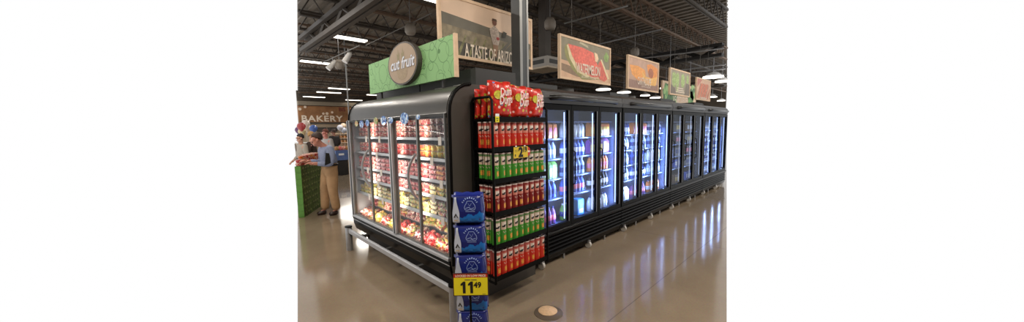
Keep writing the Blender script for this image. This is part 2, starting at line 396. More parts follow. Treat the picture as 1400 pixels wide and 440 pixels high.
def art_taste(A, T):
    A(FULL, C('poster_sky', (222, 192, 164), sc=3))
    A([(.02, .03), (.98, .03), (.98, .50), (.5, .62), (.02, .70)], C('poster_hill', (110, 104, 90), sc=8))
    A([(.02, .03), (.98, .03), (.98, .40), (.02, .52)], C('poster_field', (136, 124, 100), var=.35, sc=14))
    A([(.02, .03), (.98, .03), (.98, .2), (.02, .3)], C('poster_field_dark', (84, 78, 68), var=.3, sc=12))
    for k in range(7):
        x = .05+k*.1; A([(x, .05), (x+.03, .05), (x+.10, .40), (x+.085, .40)], C('poster_crop_row', (126, 122, 84), var=.4, sc=30))
    for k in range(5):
        x = .72+k*.05; A([(x-.2, .12), (x-.15, .1), (x+.02, .48), (x+.0, .49)], C('poster_hill', (86, 82, 72)))
    # a man printed on the picture
    dx = -.085
    Q = lambda pts: [(a+dx, b) for a, b in pts]
    A(Q([(.60, .34), (.60, .12), (.64, .12), (.66, .34)]), C('poster_jeans', (150, 118, 94)))
    A(Q([(.565, .60), (.62, .68), (.665, .62), (.675, .44), (.66, .34), (.60, .34), (.575, .5)]), C('poster_plaid', (176, 160, 146), var=.35, sc=60))
    A(Q(disc2(.622, .735, .024, 14, .055)), C('poster_skin', (120, 80, 62))); A(Q([(.595, .76), (.65, .76), (.642, .80), (.60, .80)]), C('poster_cap', (90, 66, 50)))
    A(Q([(.70, .5), (.72, .62), (.76, .60), (.74, .5)]), C('poster_sprig', (58, 54, 40)))
    A(Q(disc2(.655, .46, .018, 10, .03)), C('poster_beet', (150, 60, 56)))
    T('A TASTE OF ARIZONA', .525, .14, .22, .43, CREAM, .003)
PY = 2.92; k = PY/2.7
poster('hanging_poster', 'large hanging poster of a farmer in a field reading A TASTE OF ARIZONA', 1.73*k, 2.975*k, 1.6+.67*k, 1.6+1.235*k, PY, art_taste, 4.82)
poster('hanging_poster', 'hanging poster of a red watermelon wedge above the nearest cooler', 3.49*k, 4.745*k, 1.6+.62*k, 1.6+1.175*k, PY, art_melon, 4.82)
poster('hanging_poster', 'hanging poster of orange cantaloupe slices beside the watermelon poster', 5.30*k, 6.52*k, 1.6+.615*k, 1.6+1.165*k, PY, art_cantaloupe, 4.82)
poster('hanging_poster', 'hanging poster of pale green vegetables, third of the four produce posters', 7.07*k, 8.22*k, 1.6+.62*k, 1.6+1.155*k, PY, art_pepper, 4.82)
poster('hanging_poster', 'small reddish hanging poster farthest along the cooler row', 8.66*k, 9.72*k, 1.6+.59*k, 1.6+1.11*k, PY, art_carrot, 4.82)
# vegetables sign behind the posters
VY = 4.4; v0, v1 = on_y(905, 141, VY), on_y(952, 118, VY)
t = root('department_sign', 'wooden vegetables sign with green leaf pictures behind the far posters', 'sign', ((v0.x+v1.x)/2, VY, v0.z))
MB().box((v0.x, VY, v0.z), (v1.x, VY+.05, v0.z+.72), TAN).build('board', t)
LEAF = cells('lettuce_leaves', [(70, 120, 50), (104, 160, 82), (60, 104, 48), (150, 186, 110)], 7, .5)
for a, b, r in ((.12, .30, .34), (.3, .2, .3), (.82, .22, .3), (.88, .5, .28)):
    c = MB(); X = v0.x+(v1.x-v0.x)*a; Z = v0.z+.9*b+.05
    art(c, [(rr*math.cos(q), rr*math.sin(q)) for q in [2*PI*i/22 for i in range(22)] for rr in [r*(1+.12*math.sin(q*7))]], LEAF, (X, VY-.006, Z), (1, 0, 0), (0, 0, 1)); c.build('leaf_picture', t)
c = MB(); vs, fs = glyphs('VEGETABLES', .34, .75); flat(c, vs, fs, CREAM, ((v0.x+v1.x)/2, VY-.008, v0.z+.15), (1, 0, 0), (0, 0, 1)); c.build('lettering', t)
for a in (.2, .8): MB().tube([(v0.x+(v1.x-v0.x)*a, VY+.02, v0.z+.7), (v0.x+(v1.x-v0.x)*a, VY+.02, 4.82)], .008, STEEL, 5).build('hanging_cable', t)

# ================================================================== FRUIT CASE
FX, Y0, Y1 = 1.60, 2.39, 4.79
t = CASE = root('fruit_case', 'long black glass door case full of cut fruit under a green sign', 'display case', (2.1, 3.59, 0))
ARC = [(1.612, 1.74), (1.618, 1.80), (1.638, 1.86), (1.67, 1.91), (1.715, 1.95), (1.77, 1.978), (1.84, 1.99)]
side = [(1.79, 0), (1.75, .2), (1.625, .29), (1.60, .42)]+ARC+[(2.66, 1.99), (2.66, 0)]
for ya, yb in ((Y0, Y0+.04), (Y1-.04, Y1)):
    p = MB().prism(side, PANELG, 'y', ya, yb).build('end_panel', t)
    e = MB(); e.tube([(x-.004, ya-.004, z) for x, z in [(1.60, .42), (1.606, 1.0)]+ARC], .014, BLACK, 8); e.build('edge_trim', p)
mb = MB(); mb.shell([(1.60, 1.735)]+[(x-.004, z+.004) for x, z in ARC]+[(2.66, 1.996)], CHAR, 'y', Y0+.04, Y1-.04)
mb.prism([(1.60, 1.73), (1.60, 1.70), (1.70, 1.70), (1.70, 1.73)], GREYD, 'y', Y0+.04, Y1-.04); mb.build('canopy', t)
WARMW = mat('case_interior_white', (206, 202, 196), .5, var=.03)
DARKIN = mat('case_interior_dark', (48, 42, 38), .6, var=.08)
mb = MB(); mb.box((2.28, Y0+.04, .3), (2.66, Y1-.04, 1.97), GREYD); mb.box((2.26, Y0+.04, .42), (2.28, Y1-.04, 1.72), DARKIN); mb.build('back_wall', t)
MB().box((1.63, Y0+.04, .36), (2.26, Y1-.04, .43), WARMW).build('deck', t)
for ya in (Y0+.0405, Y1-.0455): MB().box((1.635, ya, .432), (2.255, ya+.005, 1.718), WARMW).build('side_liner', t)
MB().box((1.7, Y0+.04, 1.72), (2.26, Y1-.04, 1.75), DARKIN).build('inner_top', t)
mb = MB(); mb.prism([(1.598, .445), (1.585, .43), (1.59, .36), (1.62, .27), (1.66, .24), (1.78, .20), (1.78, 0), (2.6, 0), (2.6, .36), (1.63, .36), (1.63, .445)], BLACKG, 'y', Y0+.04, Y1-.04)
mb.box((1.583, Y0+.04, .405), (1.592, Y1-.04, .412), SILVER); mb.build('base_panel', t)
MB().bevbox((1.572, Y0+.04, .445), (1.64, Y1-.04, .482), SILVER, .008).build('bottom_rail', t)
mb = MB(); mb.bevbox((1.575, 4.66, .48), (1.63, Y1-.04, 1.735), SILVER, .006); mb.box((1.568, 4.69, .48), (1.576, 4.71, 1.735), GREYD); mb.build('corner_post', t)
mb = MB(); mb.bevbox((1.565, 3.415, .482), (1.63, 3.485, 1.735), SILVER, .008); mb.box((1.56, 3.44, .49), (1.566, 3.455, 1.73), GREYD); mb.build('door_mullion', t)
DB = [(4.66, 4.07), (4.07, 3.485), (3.415, 2.915), (2.915, Y0+.045)]
FRM = mat('door_edge_grey', (112, 112, 110), .35, .4, var=.05)
for j, (ya, yb) in enumerate(DB):
    d = MB(); w = .012
    d.box((1.588, yb, .484), (1.612, yb+w, 1.73), FRM); d.box((1.588, ya-w, .484), (1.612, ya, 1.73), FRM)
    d.box((1.588, yb+w, .484), (1.612, ya-w, .50), FRM); d.box((1.588, yb+w, 1.712), (1.612, ya-w, 1.73), GREYD)
    door = d.build('door', t)
    MB().box((1.598, yb+w, .50), (1.602, ya-w, 1.712), GLASS).build('glass_pane', door)
    if j in (0, 2):
        yh = yb+.035; hh = MB()
        pts = [(1.59, yh, .93)]+[(1.59-.062*math.sin(PI*i/10)**.7, yh+.05*math.sin(PI*i/10), .93+.44*i/10) for i in range(1, 10)]+[(1.59, yh, 1.37)]
        hh.tube(pts, .014, STEEL, 8); hh.build('handle', door)
SHZ = [1.508, 1.316, 1.113, .962, .77]
for j, z in enumerate(SHZ):
    s = MB().box((1.682, Y0+.045, z), (2.26, Y1-.045, z+.018), GREYD).build('shelf', t)
    r = MB(); r.prism([(1.658, z-.008), (1.682, z-.008), (1.682, z+.018), (1.670, z+.016)], RAIL, 'y', Y0+.045, Y1-.045); r.build('price_rail', s)
    for yy in ((2.75, 3.1, 4.0) if j % 2 else (2.6, 3.9, 4.3)):
        MB().box((1.654, yy, z-.05), (1.657, yy+.05, z+.025), CREAM).build('price_tag', s)
for a, b in ((Y0+.1, 3.0), (3.02, 3.5), (3.52, 4.7)): MB().box((1.98, a, 1.999), (2.5, b, 2.16), GREYD).build('top_equipment_box', t)
for a in (2.62, 2.95): MB().box((1.9, a, 1.997), (1.96, a+.12, 2.015), WHITEP).build('top_bracket', t)
# LED strips inside the canopy and on the mullions of the case
LEDW = mat('warm_led', (255, 244, 226), emit=4, emit_rgb=(255, 240, 216), var=0)
MB().box((1.655, Y0+.1, 1.712), (1.68, Y1-.1, 1.719), LEDW).build('light_strip', t)
# fruit -----------------------------------------------------------
def lidmat():
    m = bpy.data.materials.new('clear_plastic_lid'); m.use_nodes = True; nt = m.node_tree; N = nt.nodes; L = nt.links
    b = N['Principled BSDF']; b.inputs['Roughness'].default_value = .2; b.inputs['Base Color'].default_value = (*lin((226, 208, 196)), 1)
    tc = N.new('ShaderNodeTexCoord'); n = N.new('ShaderNodeTexNoise'); n.inputs['Scale'].default_value = 40; L.new(tc.outputs['Object'], n.inputs['Vector'])
    r = N.new('ShaderNodeMapRange'); r.inputs[3].default_value = .06; r.inputs[4].default_value = .34; L.new(n.outputs['Fac'], r.inputs[0]); L.new(r.outputs[0], b.inputs['Alpha'])
    return m
LIDM = lidmat()
FR = {'red': cells('cut_watermelon', [(204, 48, 46), (214, 78, 66), (178, 30, 36), (236, 160, 140)], 55),
      'pale': cells('mixed_pink_fruit', [(210, 96, 82), (240, 204, 176), (190, 50, 50), (228, 160, 132)], 55),
      'orange': cells('cut_cantaloupe', [(236, 150, 60), (240, 176, 90), (222, 116, 50), (200, 70, 50)], 55),
      'yellow': cells('cut_pineapple', [(238, 198, 50), (244, 214, 80), (226, 166, 36), (176, 182, 60)], 55),
      'green': cells('mixed_green_fruit', [(222, 208, 96), (168, 176, 84), (236, 200, 110), (206, 150, 70)], 55),
      'mixed': cells('mixed_salad_fruit', [(206, 92, 60), (236, 190, 100), (170, 60, 56), (150, 150, 80), (240, 214, 180)], 40),
      'dark': cells('dark_berry_mix', [(150, 60, 60), (198, 160, 140), (120, 44, 50), (220, 190, 170)], 55)}
WORD = {'red': 'red watermelon', 'pale': 'pink mixed fruit', 'orange': 'orange melon', 'yellow': 'yellow pineapple', 'green': 'yellow-green fruit', 'mixed': 'mixed fruit', 'dark': 'dark red fruit'}
PROTO = {}
def cup(col, loc, label, group):
    if ('cup', col) not in PROTO:
        r = root('fruit_cup', label, 'fruit cup', loc, 0, group)
        MB().lathe([(.038, 0), (.044, .004), (.048, .05), (.049, .052)], FR[col], seg=12).build('tub', r, False)
        MB().lathe([(.052, .050), (.053, .054), (.052, .060), (.046, .061)], LIDM, seg=12).build('lid', r, False)
        PROTO['cup', col] = r; return r
    return dup(PROTO['cup', col], loc, random.uniform(0, 6), label, group)
def clam(col, loc, label, group):
    if ('clam', col) not in PROTO:
        r = root('fruit_clamshell', label, 'fruit pack', loc, 0, group)
        mb = MB()
        mb.prism([(-.05, 0), (.05, 0), (.064, .030), (-.064, .030)], FR[col], 'x', -.055, .07)
        for q in range(5): mb.ball((-.035+.02*(q % 2), -.045+.0225*q, .028), .016, FR[col], 7, 4)
        mb.build('tray', r, False)
        MB().prism([(-.066, .030), (.066, .030), (.066, .033), (.052, .048), (-.052, .048), (-.066, .033)], LIDM, 'x', -.0575, .0725).build('lid', r, False)
        PROTO['clam', col] = r; return r
    return dup(PROTO['clam', col], loc, random.uniform(-.06, .06), label, group)
def bag(col, loc, label, group, s=0):
    key = ('bag', col, s)
    if key not in PROTO:
        r = root('fruit_bag', label, 'fruit pack', loc, 0, group)
        mb = MB(); rr = random.Random(3+s)
        for q in range(26):
            mb.ball((rr.uniform(-.05, .08), rr.uniform(-.075, .075), .035+rr.uniform(0, .075)), rr.uniform(.022, .036), FR[col], 7, 4)
        mb.bevbox((-.07, -.09, 0), (.1, .09, .05), FR[col], .015); mb.build('fruit_heap', r, False)
        mb = MB(); mb.bevbox((-.078, -.097, 0), (.105, .097, .028), LIDM, .008); mb.build('tray', r, False)
        PROTO[key] = r; return r
    return dup(PROTO[key], loc, random.uniform(-.3, .3), label, group)
def bay(y): return 3-sum(y > q for q in (2.915, 3.45, 4.07))      # 0 = leftmost door
TIERS = [(1.527, 'cup', 3, .061, .107, ['pale', 'pale', 'pale', 'dark']), (1.335, 'cup', 2, .061, .107, ['pale', 'red', 'red', 'yellow']),
         (1.132, 'clam', 3, .048, .138, ['red', 'red', 'red', 'orange']), (.981, 'clam', 2, .048, .138, ['pale', 'red', 'red', 'yellow']),
         (.789, 'clam', 3, .048, .138, ['green', 'green', 'green', 'mixed'])]
TN = ['top', 'second', 'third', 'fourth', 'fifth']; LN = [['only'], ['bottom', 'top'], ['bottom', 'middle', 'top']]
for ti, (z, kind, lay, lh, pitch, cols) in enumerate(TIERS):
    n = int((Y1-.05-(Y0+.05))/pitch); y00 = (Y0+Y1)/2+(n-1)*pitch/2
    for q in range(n):
        y = y00-q*pitch; b = bay(y); col = cols[b]
        if ti == 1 and b == 2 and y < 3.12: col = 'orange'
        if ti == 2 and b == 3 and y > 2.8: col = 'red'
        if ti == 4 and b == 3 and y > 2.8: col = 'green'
        for l in range(lay):
            if ti == 4 and l == 2 and (q*7) % 3 == 0: continue
            lab = f'clear {"cup" if kind == "cup" else "pack"} of {WORD[col]}, {ORD[q]} from left, {LN[lay-1][l]} layer, {TN[ti]} fruit shelf'
            (cup if kind == 'cup' else clam)(col, (1.745 if kind == 'cup' else 1.742, y+random.uniform(-.003, .003), z+l*lh), lab, f'fruit {kind}s on the {TN[ti]} shelf of the fruit case')
for q in range(11):
    y = Y1-.17-q*.207
    col = ['pale', 'mixed', 'green', 'pale', 'green', 'red', 'mixed', 'dark', 'red', 'mixed', 'red'][q]
    bag(col, (1.735, y, .43), f'tray heaped with {WORD[col]}, {ORD[q]} from left in front row of bottom deck', 'fruit trays on the bottom deck', q % 2)
    col = ['red', 'green', 'pale', 'pale', 'mixed', 'dark', 'dark', 'green', 'mixed', 'green', 'green'][q]
    bag(col, (1.90, y+.02, .56), f'tray heaped with {WORD[col]}, {ORD[q]} from left in back row of bottom deck', 'fruit trays on the bottom deck', 2+q % 2)
MB_ = MB(); MB_.box((1.845, Y0+.06, .432), (2.24, Y1-.06, .558), GREYD); MB_.build('rear_step', CASE)
# round blue and green discs on the glass at the top of the doors
CLB = cells('blue_disc_cells', [(64, 116, 190), (150, 190, 236), (40, 84, 160), (226, 236, 246)], 45, .3); CLG = cells('green_disc_cells', [(120, 160, 70), (170, 170, 100), (210, 200, 160), (200, 130, 60)], 45, .4)
for q, (px, py, r, m, w) in enumerate([(487.5, 167.5, .05, CLG, 'green'), (494.5, 168, .065, CLB, 'blue'), (502.5, 166.5, .055, CLB, 'blue'), (514, 163.5, .055, CLG, 'green'), (524.5, 163, .07, CLB, 'blue'), (534.5, 163, .05, CLB, 'pale blue'), (553, 160.5, .085, CLB, 'blue'), (571.8, 158.3, .032, CLB, 'small blue')]):
    P = on_x(px, py+1.6, 1.555 if q in (5, 7) else 1.585); c = MB()
    xx = P.x
    c.prism([(P.y+a, P.z+b) for a, b in disc2(0, 0, r*1.0, 16, r*.7)], m, 'x', xx-.004, xx)
    tag(c.build('door_disc'), f'round {w} picture cling at the top of the fruit case doors, {ORD[q]} from left', 'disc', 'mottled discs along the top of the fruit doors')
# steel bumper rail in front of the case
t = root('bumper_rail', 'low steel bumper rail guarding the foot of the fruit case', 'guard rail', (1.5, 3.5, 0))
MB().bevbox((1.49, 2.26, .235), (1.525, 4.72, .30), SILVER, .01).build('rail', t)
for y in (2.26, 4.72):
    p = MB().tube([(1.507, y, 0), (1.507, y, .315)], .042, STEEL, 20).build('post', t)
    MB().tube([(1.507, y, .315), (1.507, y, .33)], .046, BLACK, 20).build('cap', p)
for y in (2.9, 3.6, 4.3): MB().box((1.524, y, .25), (1.60, y+.04, .285), GREYD).build('bracket', t)
# green sign on top
SX = 1.80
sA, sB = on_x(504, 91, SX), on_x(619.5, 46, SX); sb = on_x(620, 105, SX).z
def leaf_green():
    m = bpy.data.materials.new('green_leaf_outline_print'); m.use_nodes = True; nt = m.node_tree; N = nt.nodes; L = nt.links; b = N['Principled BSDF']; b.inputs['Roughness'].default_value = .6
    tc = N.new('ShaderNodeTexCoord'); last = None
    for sc, lo, hi in ((6.5, .45, .472), (4.6, .545, .565)):
        v = N.new('ShaderNodeTexVoronoi'); v.inputs['Scale'].default_value = sc; v.inputs['Randomness'].default_value = .7; L.new(tc.outputs['Object'], v.inputs['Vector'])
        a = N.new('ShaderNodeMath'); a.operation = 'GREATER_THAN'; a.inputs[1].default_value = lo; L.new(v.outputs['Distance'], a.inputs[0])
        c = N.new('ShaderNodeMath'); c.operation = 'LESS_THAN'; c.inputs[1].default_value = hi; L.new(v.outputs['Distance'], c.inputs[0])
        e = N.new('ShaderNodeMath'); e.operation = 'MULTIPLY'; L.new(a.outputs[0], e.inputs[0]); L.new(c.outputs[0], e.inputs[1])
        if last: s = N.new('ShaderNodeMath'); s.operation = 'MAXIMUM'; L.new(last.outputs[0], s.inputs[0]); L.new(e.outputs[0], s.inputs[1]); last = s
        else: last = e
    mx = N.new('ShaderNodeMix'); mx.data_type = 'RGBA'; L.new(last.outputs[0], mx.inputs[0]); mx.inputs[6].default_value = (*lin((142, 190, 126)), 1); mx.inputs[7].default_value = (*lin((88, 132, 78)), 1)
    L.new(mx.outputs[2], b.inputs['Base Color']); return m
t = root('fruit_sign', 'long green sign with leaf outlines and round cut fruit badge atop the fruit case', 'sign', (SX, (sA.y+sB.y)/2, 1.996))
MB().box((SX, sB.y, sb), (SX+.03, sA.y, sB.z), leaf_green()).build('green_board', t)
MB().box((SX-.004, sB.y-.022, sb-.004), (SX+.034, sB.y, sB.z+.004), TAN).build('edge_strip', t)
for y in (2.8, 4.2): MB().box((SX+.031, y, 2.0), (SX+.05, y+.03, sB.z-.05), GREYD).build('sign_bracket', t)
bc = on_x(550, 87, SX-.05); br, bw = .222, .335
BTAN = mat('badge_tan', (176, 154, 130), .6, var=.05); BRIM = mat('badge_rim', (84, 78, 72), .5, var=.05)
bd = MB(); ring = disc2(bc.y, bc.z, bw, 40, br); bd.prism(ring, BRIM, 'x', SX-.055, SX); badge = bd.build('round_badge', t)
bd = MB(); fa = disc2(0, 0, bw*.94, 40, br*.93)
U, V = (0, -1, 0), (0, 0, 1)
art(bd, fa, BTAN, (SX-.057, bc.y, bc.z), U, V); bd.build('badge_face', badge)
bd = MB(); PALE = mat('badge_pineapple', (152, 140, 104), .6, var=.1, scale=60)
for cx in (-.07, .03):
    art(bd, [(cx-.02, .03), (cx-.035, .12), (cx-.012, .10), (cx, .17), (cx+.012, .10), (cx+.035, .13), (cx+.02, .03)], PALE, (SX-.0582, bc.y, bc.z), U, V)
art(bd, disc2(0, -.09, .12, 20, .085), mat('badge_fruit', (166, 146, 118), .6, var=.15, scale=60), (SX-.0582, bc.y, bc.z), U, V); bd.build('fruit_drawing', badge)
bd = MB(); vs, fs = glyphs('cut fruit', .165, 1.0, .25, .0035)
flat(bd, vs, fs, mat('badge_letter_shadow', (110, 104, 100), .5, var=0), (SX-.0595, bc.y-.003, bc.z-.004), U, V); flat(bd, vs, fs, mat('badge_letter', (226, 228, 236), .4, var=0), (SX-.0605, bc.y, bc.z), U, V); bd.build('lettering', badge)

# ================================================================== SNACK RACK
RX0, RX1, RY0, RY1 = 1.83, 2.52, 2.10, 2.385
t = RACK = root('snack_rack', 'black wire rack of crisp cans and candy hung on the fruit case end', 'display rack', ((RX0+RX1)/2, 2.25, .27))
RZ = [1.685, 1.435, 1.168, .885, .60, .32]
for x in (RX0, RX1):
    zt = 1.86 if x == RX0 else 1.80
    f = MB(); f.tube([(x, RY0, .27), (x, RY0, zt-.03), (x, RY0+.03, zt), (x, RY1-.04, zt), (x, RY1-.012, zt-.03), (x, RY1-.012, .27), (x, RY0, .27)], .012, BLACK, 8)
    for q in (1, 2, 3): f.tube([(x, RY0+q*.07, .27), (x, RY0+q*.07, zt)], .003, BLACK, 5)
    f.build('side_frame', t)
MB().box((RX0, RY1-.012, .27), (RX1, RY1, 1.83), BLACK).build('back_panel', t)
for j, z in enumerate(RZ):
    s = MB(); s.box((RX0+.008, RY0, z-.018), (RX1-.008, RY1-.012, z), BLACK); s.box((RX0+.004, RY0-.006, z-.032), (RX1-.004, RY0, z+.012), BLACK)
    s.build('shelf', t)
RED = mat('can_red', (200, 46, 30), .35, var=.06); REDU = mat('can_red_upper', (176, 84, 76), .35, var=.06)
GRN = mat('can_green', (66, 146, 46), .35, var=.06); GRNU = mat('can_green_upper', (96, 128, 78), .35, var=.06)
MAR = mat('can_maroon', (128, 26, 28), .35, var=.06); MARU = mat('can_maroon_upper', (140, 50, 48), .35, var=.06)
PANE = mat('can_cream_panel', (216, 186, 164), .4, var=.06); GOLD = mat('can_crisp_picture', (216, 150, 60), .4, var=.25, scale=80)
CANL = mat('can_lid', (200, 178, 168), .3, var=.04); CANW = mat('can_white_panel', (226, 212, 200), .4, var=.04)
def make_can(base, upper, alt):
    R_, Hc, S, Z = .0355, .215, 28, 30
    mb = MB()
    for i in range(Z):
        z0, z1 = Hc*i/Z, Hc*(i+1)/Z; zc = (z0+z1)/2/Hc
        for k in range(S):
            a0, a1 = 2*PI*k/S, 2*PI*(k+1)/S
            a = ((a0+a1)/2+PI/2+PI) % (2*PI)-PI     # 0 at the front (-Y)
            m = upper if zc > .58 else base
            u = a/1.0; w = (zc-.72)/.13
            if zc > .57 and abs(a) < .95 and zc < .9: m = alt
            if zc > .66 and zc < .87 and abs(a) < .78: m = CANW
            if abs(w-.35*u) < .36-.25*abs(u) and abs(u) < .62: m = INK
            if .12 < zc < .34 and abs(a-.2) < .5*(1-abs(zc-.23)*3) : m = GOLD
            if .42 < zc < .50 and abs(a) < .6 and (k+i) % 3 == 0: m = PANE
            mb.add([(R_*math.cos(a0), R_*math.sin(a0), z0), (R_*math.cos(a1), R_*math.sin(a1), z0), (R_*math.cos(a1), R_*math.sin(a1), z1), (R_*math.cos(a0), R_*math.sin(a0), z1)], [(0, 1, 2, 3)], m, True)
    mb.add([(R_*math.cos(2*PI*k/S), R_*math.sin(2*PI*k/S), 0) for k in range(S)], [tuple(range(S))[::-1]], STEEL)
    return mb
PANR = mat('can_pink_panel', (212, 132, 114), .4, var=.06)
CANLBL = [('red', RED, REDU, PANR), ('green', GRN, GRNU, PANE), ('dark red', MAR, MARU, PANR), ('green', GRN, GRNU, PANE), ('red', RED, REDU, PANR)]
CPROTO = {}
def can(cn, loc, rz, label, group):
    w, b, u, a = cn
    if w not in CPROTO:
        r = root('crisp_can', label, 'crisp can', loc, rz, group)
        make_can(b, u, a).build('tube', r, False)
        MB().lathe([(.0375, .213), (.038, .216), (.038, .223), (.034, .224), (.033, .221), (.0, .221)], CANL, seg=20).build('lid', r, False)
        CPROTO[w] = r; return r
    return dup(CPROTO[w], loc, rz, label, group)
SN = ['highest', 'second', 'third', 'fourth', 'lowest']
for j in range(5):
    z = RZ[j+1]; cn = CANLBL[j]
    for d in range(3):
        for q in range(9):
            if d == 1 and j < 2 and q > 0: continue
            if d == 2 and q > 0: continue
            xx = RX0+.05+q*.0735; yy = RY0+.042+d*.078
            dep = ['front', 'middle', 'back'][d]
            can(cn, (xx, yy, z), random.uniform(-.35, .35) if d == 0 else random.uniform(-1.6, -.8), f'{cn[0]} crisp can, {ORD[q]} from left in {dep} row, {SN[j]} can shelf of black rack', f'crisp cans on the {SN[j]} can shelf of the black rack')
# yellow 2.19 card, red round card and small tag
def card(name, label, o, u, v, W, Hh, base, items, th=.004):
    """flat card: o = lower left corner of its face, items = (art | text)"""
    t = root(name, label, 'price sign', o); o = Vector(o); u = Vector(u); v = Vector(v); nrm = u.cross(v).normalized()
    b = MB(); c4 = [o, o+u*W, o+u*W+v*Hh, o+v*Hh]
    b.add(c4+[p-nrm*th for p in c4], [(0, 1, 2, 3), (7, 6, 5, 4), (0, 4, 5, 1), (1, 5, 6, 2), (2, 6, 7, 3), (3, 7, 4, 0)], base); b.build('card', t)
    for nm, its in items:
        l = MB()
        for it in its:
            if it[0] == 'p': art(l, it[1], it[2], o+nrm*it[3], u, v)
            else:
                vs, fs = glyphs(it[1], it[4], it[5], 0, it[6]); flat(l, vs, fs, it[7], o+u*it[2]+v*it[3]+nrm*.0016, u, v)
        l.build(nm, t)
    return t
def rect(x, y, w, h): return [(x, y), (x+w, y), (x+w, y+h), (x, y+h)]
cY = RY0-.012
q = on_y(702.5, 216.5, cY)
fine = [('p', rect(.012+.02*(i % 2), .068-.012*(i//2), .014, .004), INK, .001) for i in range(4)]+[('p', rect(.014, .014, .012, .02), GREYD, .001)]
card('price_card', 'yellow price card reading 2 19 clipped below the highest can shelf', (q.x, cY, q.z), (1, 0, 0), (0, 0, 1), .180, .098, mat('gold_price_card', (222, 190, 40), .5, var=.04),
     [('lettering', [('t', '2', .088, .046, .115, .95, .006, INK), ('t', '19', .140, .068, .06, .95, .003, INK)]), ('small_print', fine), ('clip', [('p', rect(.02, .092, .02, .018), WHITEP, .0), ('p', rect(.13, .092, .02, .018), WHITEP, .0)])])
c = MB(); c.prism([(q.x+.186+a, q.z+.05+b) for a, b in disc2(0, 0, .034, 18, .042)], REDC, 'y', cY+.005, cY+.009); c.box((q.x+.16, cY+.004, q.z+.043), (q.x+.212, cY+.005, q.z+.058), CREAM)
tag(c.build('promotion_tag'), 'round red tag peeking out beside the yellow 2 19 card', 'price sign')
q2 = on_y(677.5, 167, cY)
card('price_card', 'small yellow and white tag on the left end of the candy shelf', (q2.x, cY, q2.z), (1, 0, 0), (0, 0, 1), .042, .07, YEL, [('printed_band', [('p', rect(0, .048, .042, .022), WHITE, .001), ('p', rect(.01, .01, .02, .006), INK, .001), ('p', rect(.008, .024, .024, .012), mat('tag_green', (120, 140, 40), .5), .001)])])

# candy bags -------------------------------------------------------
def bulge(u, v, d, p=3.5, e=.55):
    a = max(0, 1-abs(2*u-1)**p)*max(0, 1-abs(2*v-1)**p); return d/2*a**e
def pillow(mb, w, h, d, m, nu=14, nv=16, crimp=.02, sag=None):
    for sgn in (-1, 1):
        vs = []; fs = []
        for j in range(nv+1):
            for i in range(nu+1):
                u, v = i/nu, j/nv
                x = (u-.5)*w*(1-.08*math.sin(PI*v)**2*(1 if abs(u-.5) > .3 else .6)); z = v*h
                if v > .9: z += .004*math.sin(u*9)
                y = sgn*(bulge(u, v, d)+.0006+.003*math.sin(u*19+v*13)*bulge(u, v, 1))
                vs.append((x, y, z))
        for j in range(nv):
            for i in range(nu):
                a = j*(nu+1)+i; f = (a, a+1, a+nu+2, a+nu+1); fs.append(f if sgn < 0 else f[::-1])
        mb.add(vs, fs, m, True)
def candy_mat():
    m = bpy.data.materials.new('red_candy_bag_print'); m.use_nodes = True; nt = m.node_tree; N = nt.nodes; L = nt.links
    b = N['Principled BSDF']; b.inputs['Roughness'].default_value = .28
    tc = N.new('ShaderNodeTexCoord'); nz = N.new('ShaderNodeTexNoise'); nz.inputs['Scale'].default_value = 26; L.new(tc.outputs['Object'], nz.inputs['Vector'])
    base = N.new('ShaderNodeValToRGB'); e = base.color_ramp.elements; e[0].position = .35; e[0].color = (*lin((176, 30, 22)), 1); e[1].position = .65; e[1].color = (*lin((222, 56, 40)), 1); L.new(nz.outputs['Fac'], base.inputs[0])
    v = N.new('ShaderNodeTexVoronoi'); v.inputs['Scale'].default_value = 34; L.new(tc.outputs['Object'], v.inputs['Vector'])
    sc = N.new('ShaderNodeSeparateColor'); L.new(v.outputs['Color'], sc.inputs[0])
    r = N.new('ShaderNodeValToRGB'); r.color_ramp.interpolation = 'CONSTANT'; e = r.color_ramp.elements
    cols = [(214, 190, 70), (130, 146, 190), (236, 214, 206), (220, 130, 50), (150, 176, 66), (240, 200, 190)]
    while len(e) < len(cols): e.new(.5)
    for q, c in enumerate(cols): e[q].position = q/len(cols); e[q].color = (*lin(c), 1)
    L.new(sc.outputs[0], r.inputs[0])
    near = N.new('ShaderNodeMath'); near.operation = 'LESS_THAN'; near.inputs[1].default_value = .42; L.new(v.outputs['Distance'], near.inputs[0])
    some = N.new('ShaderNodeMath'); some.operation = 'GREATER_THAN'; some.inputs[1].default_value = .62; L.new(sc.outputs[1], some.inputs[0])
    f = N.new('ShaderNodeMath'); f.operation = 'MULTIPLY'; L.new(near.outputs[0], f.inputs[0]); L.new(some.outputs[0], f.inputs[1])
    mx = N.new('ShaderNodeMix'); mx.data_type = 'RGBA'; L.new(f.outputs[0], mx.inputs[0]); L.new(base.outputs[0], mx.inputs[6]); L.new(r.outputs[0], mx.inputs[7]); L.new(mx.outputs[2], b.inputs['Base Color'])
    bp = N.new('ShaderNodeBump'); bp.inputs['Strength'].default_value = .4; bp.inputs['Distance'].default_value = .01; L.new(nz.outputs['Fac'], bp.inputs['Height']); L.new(bp.outputs['Normal'], b.inputs['Normal'])
    return m
REDB = candy_mat()
LIME = mat('lime_lollipop', (196, 186, 60), .4, var=.35, scale=60); PINKW = mat('bag_white_letters', (246, 220, 212), .4, var=.02)
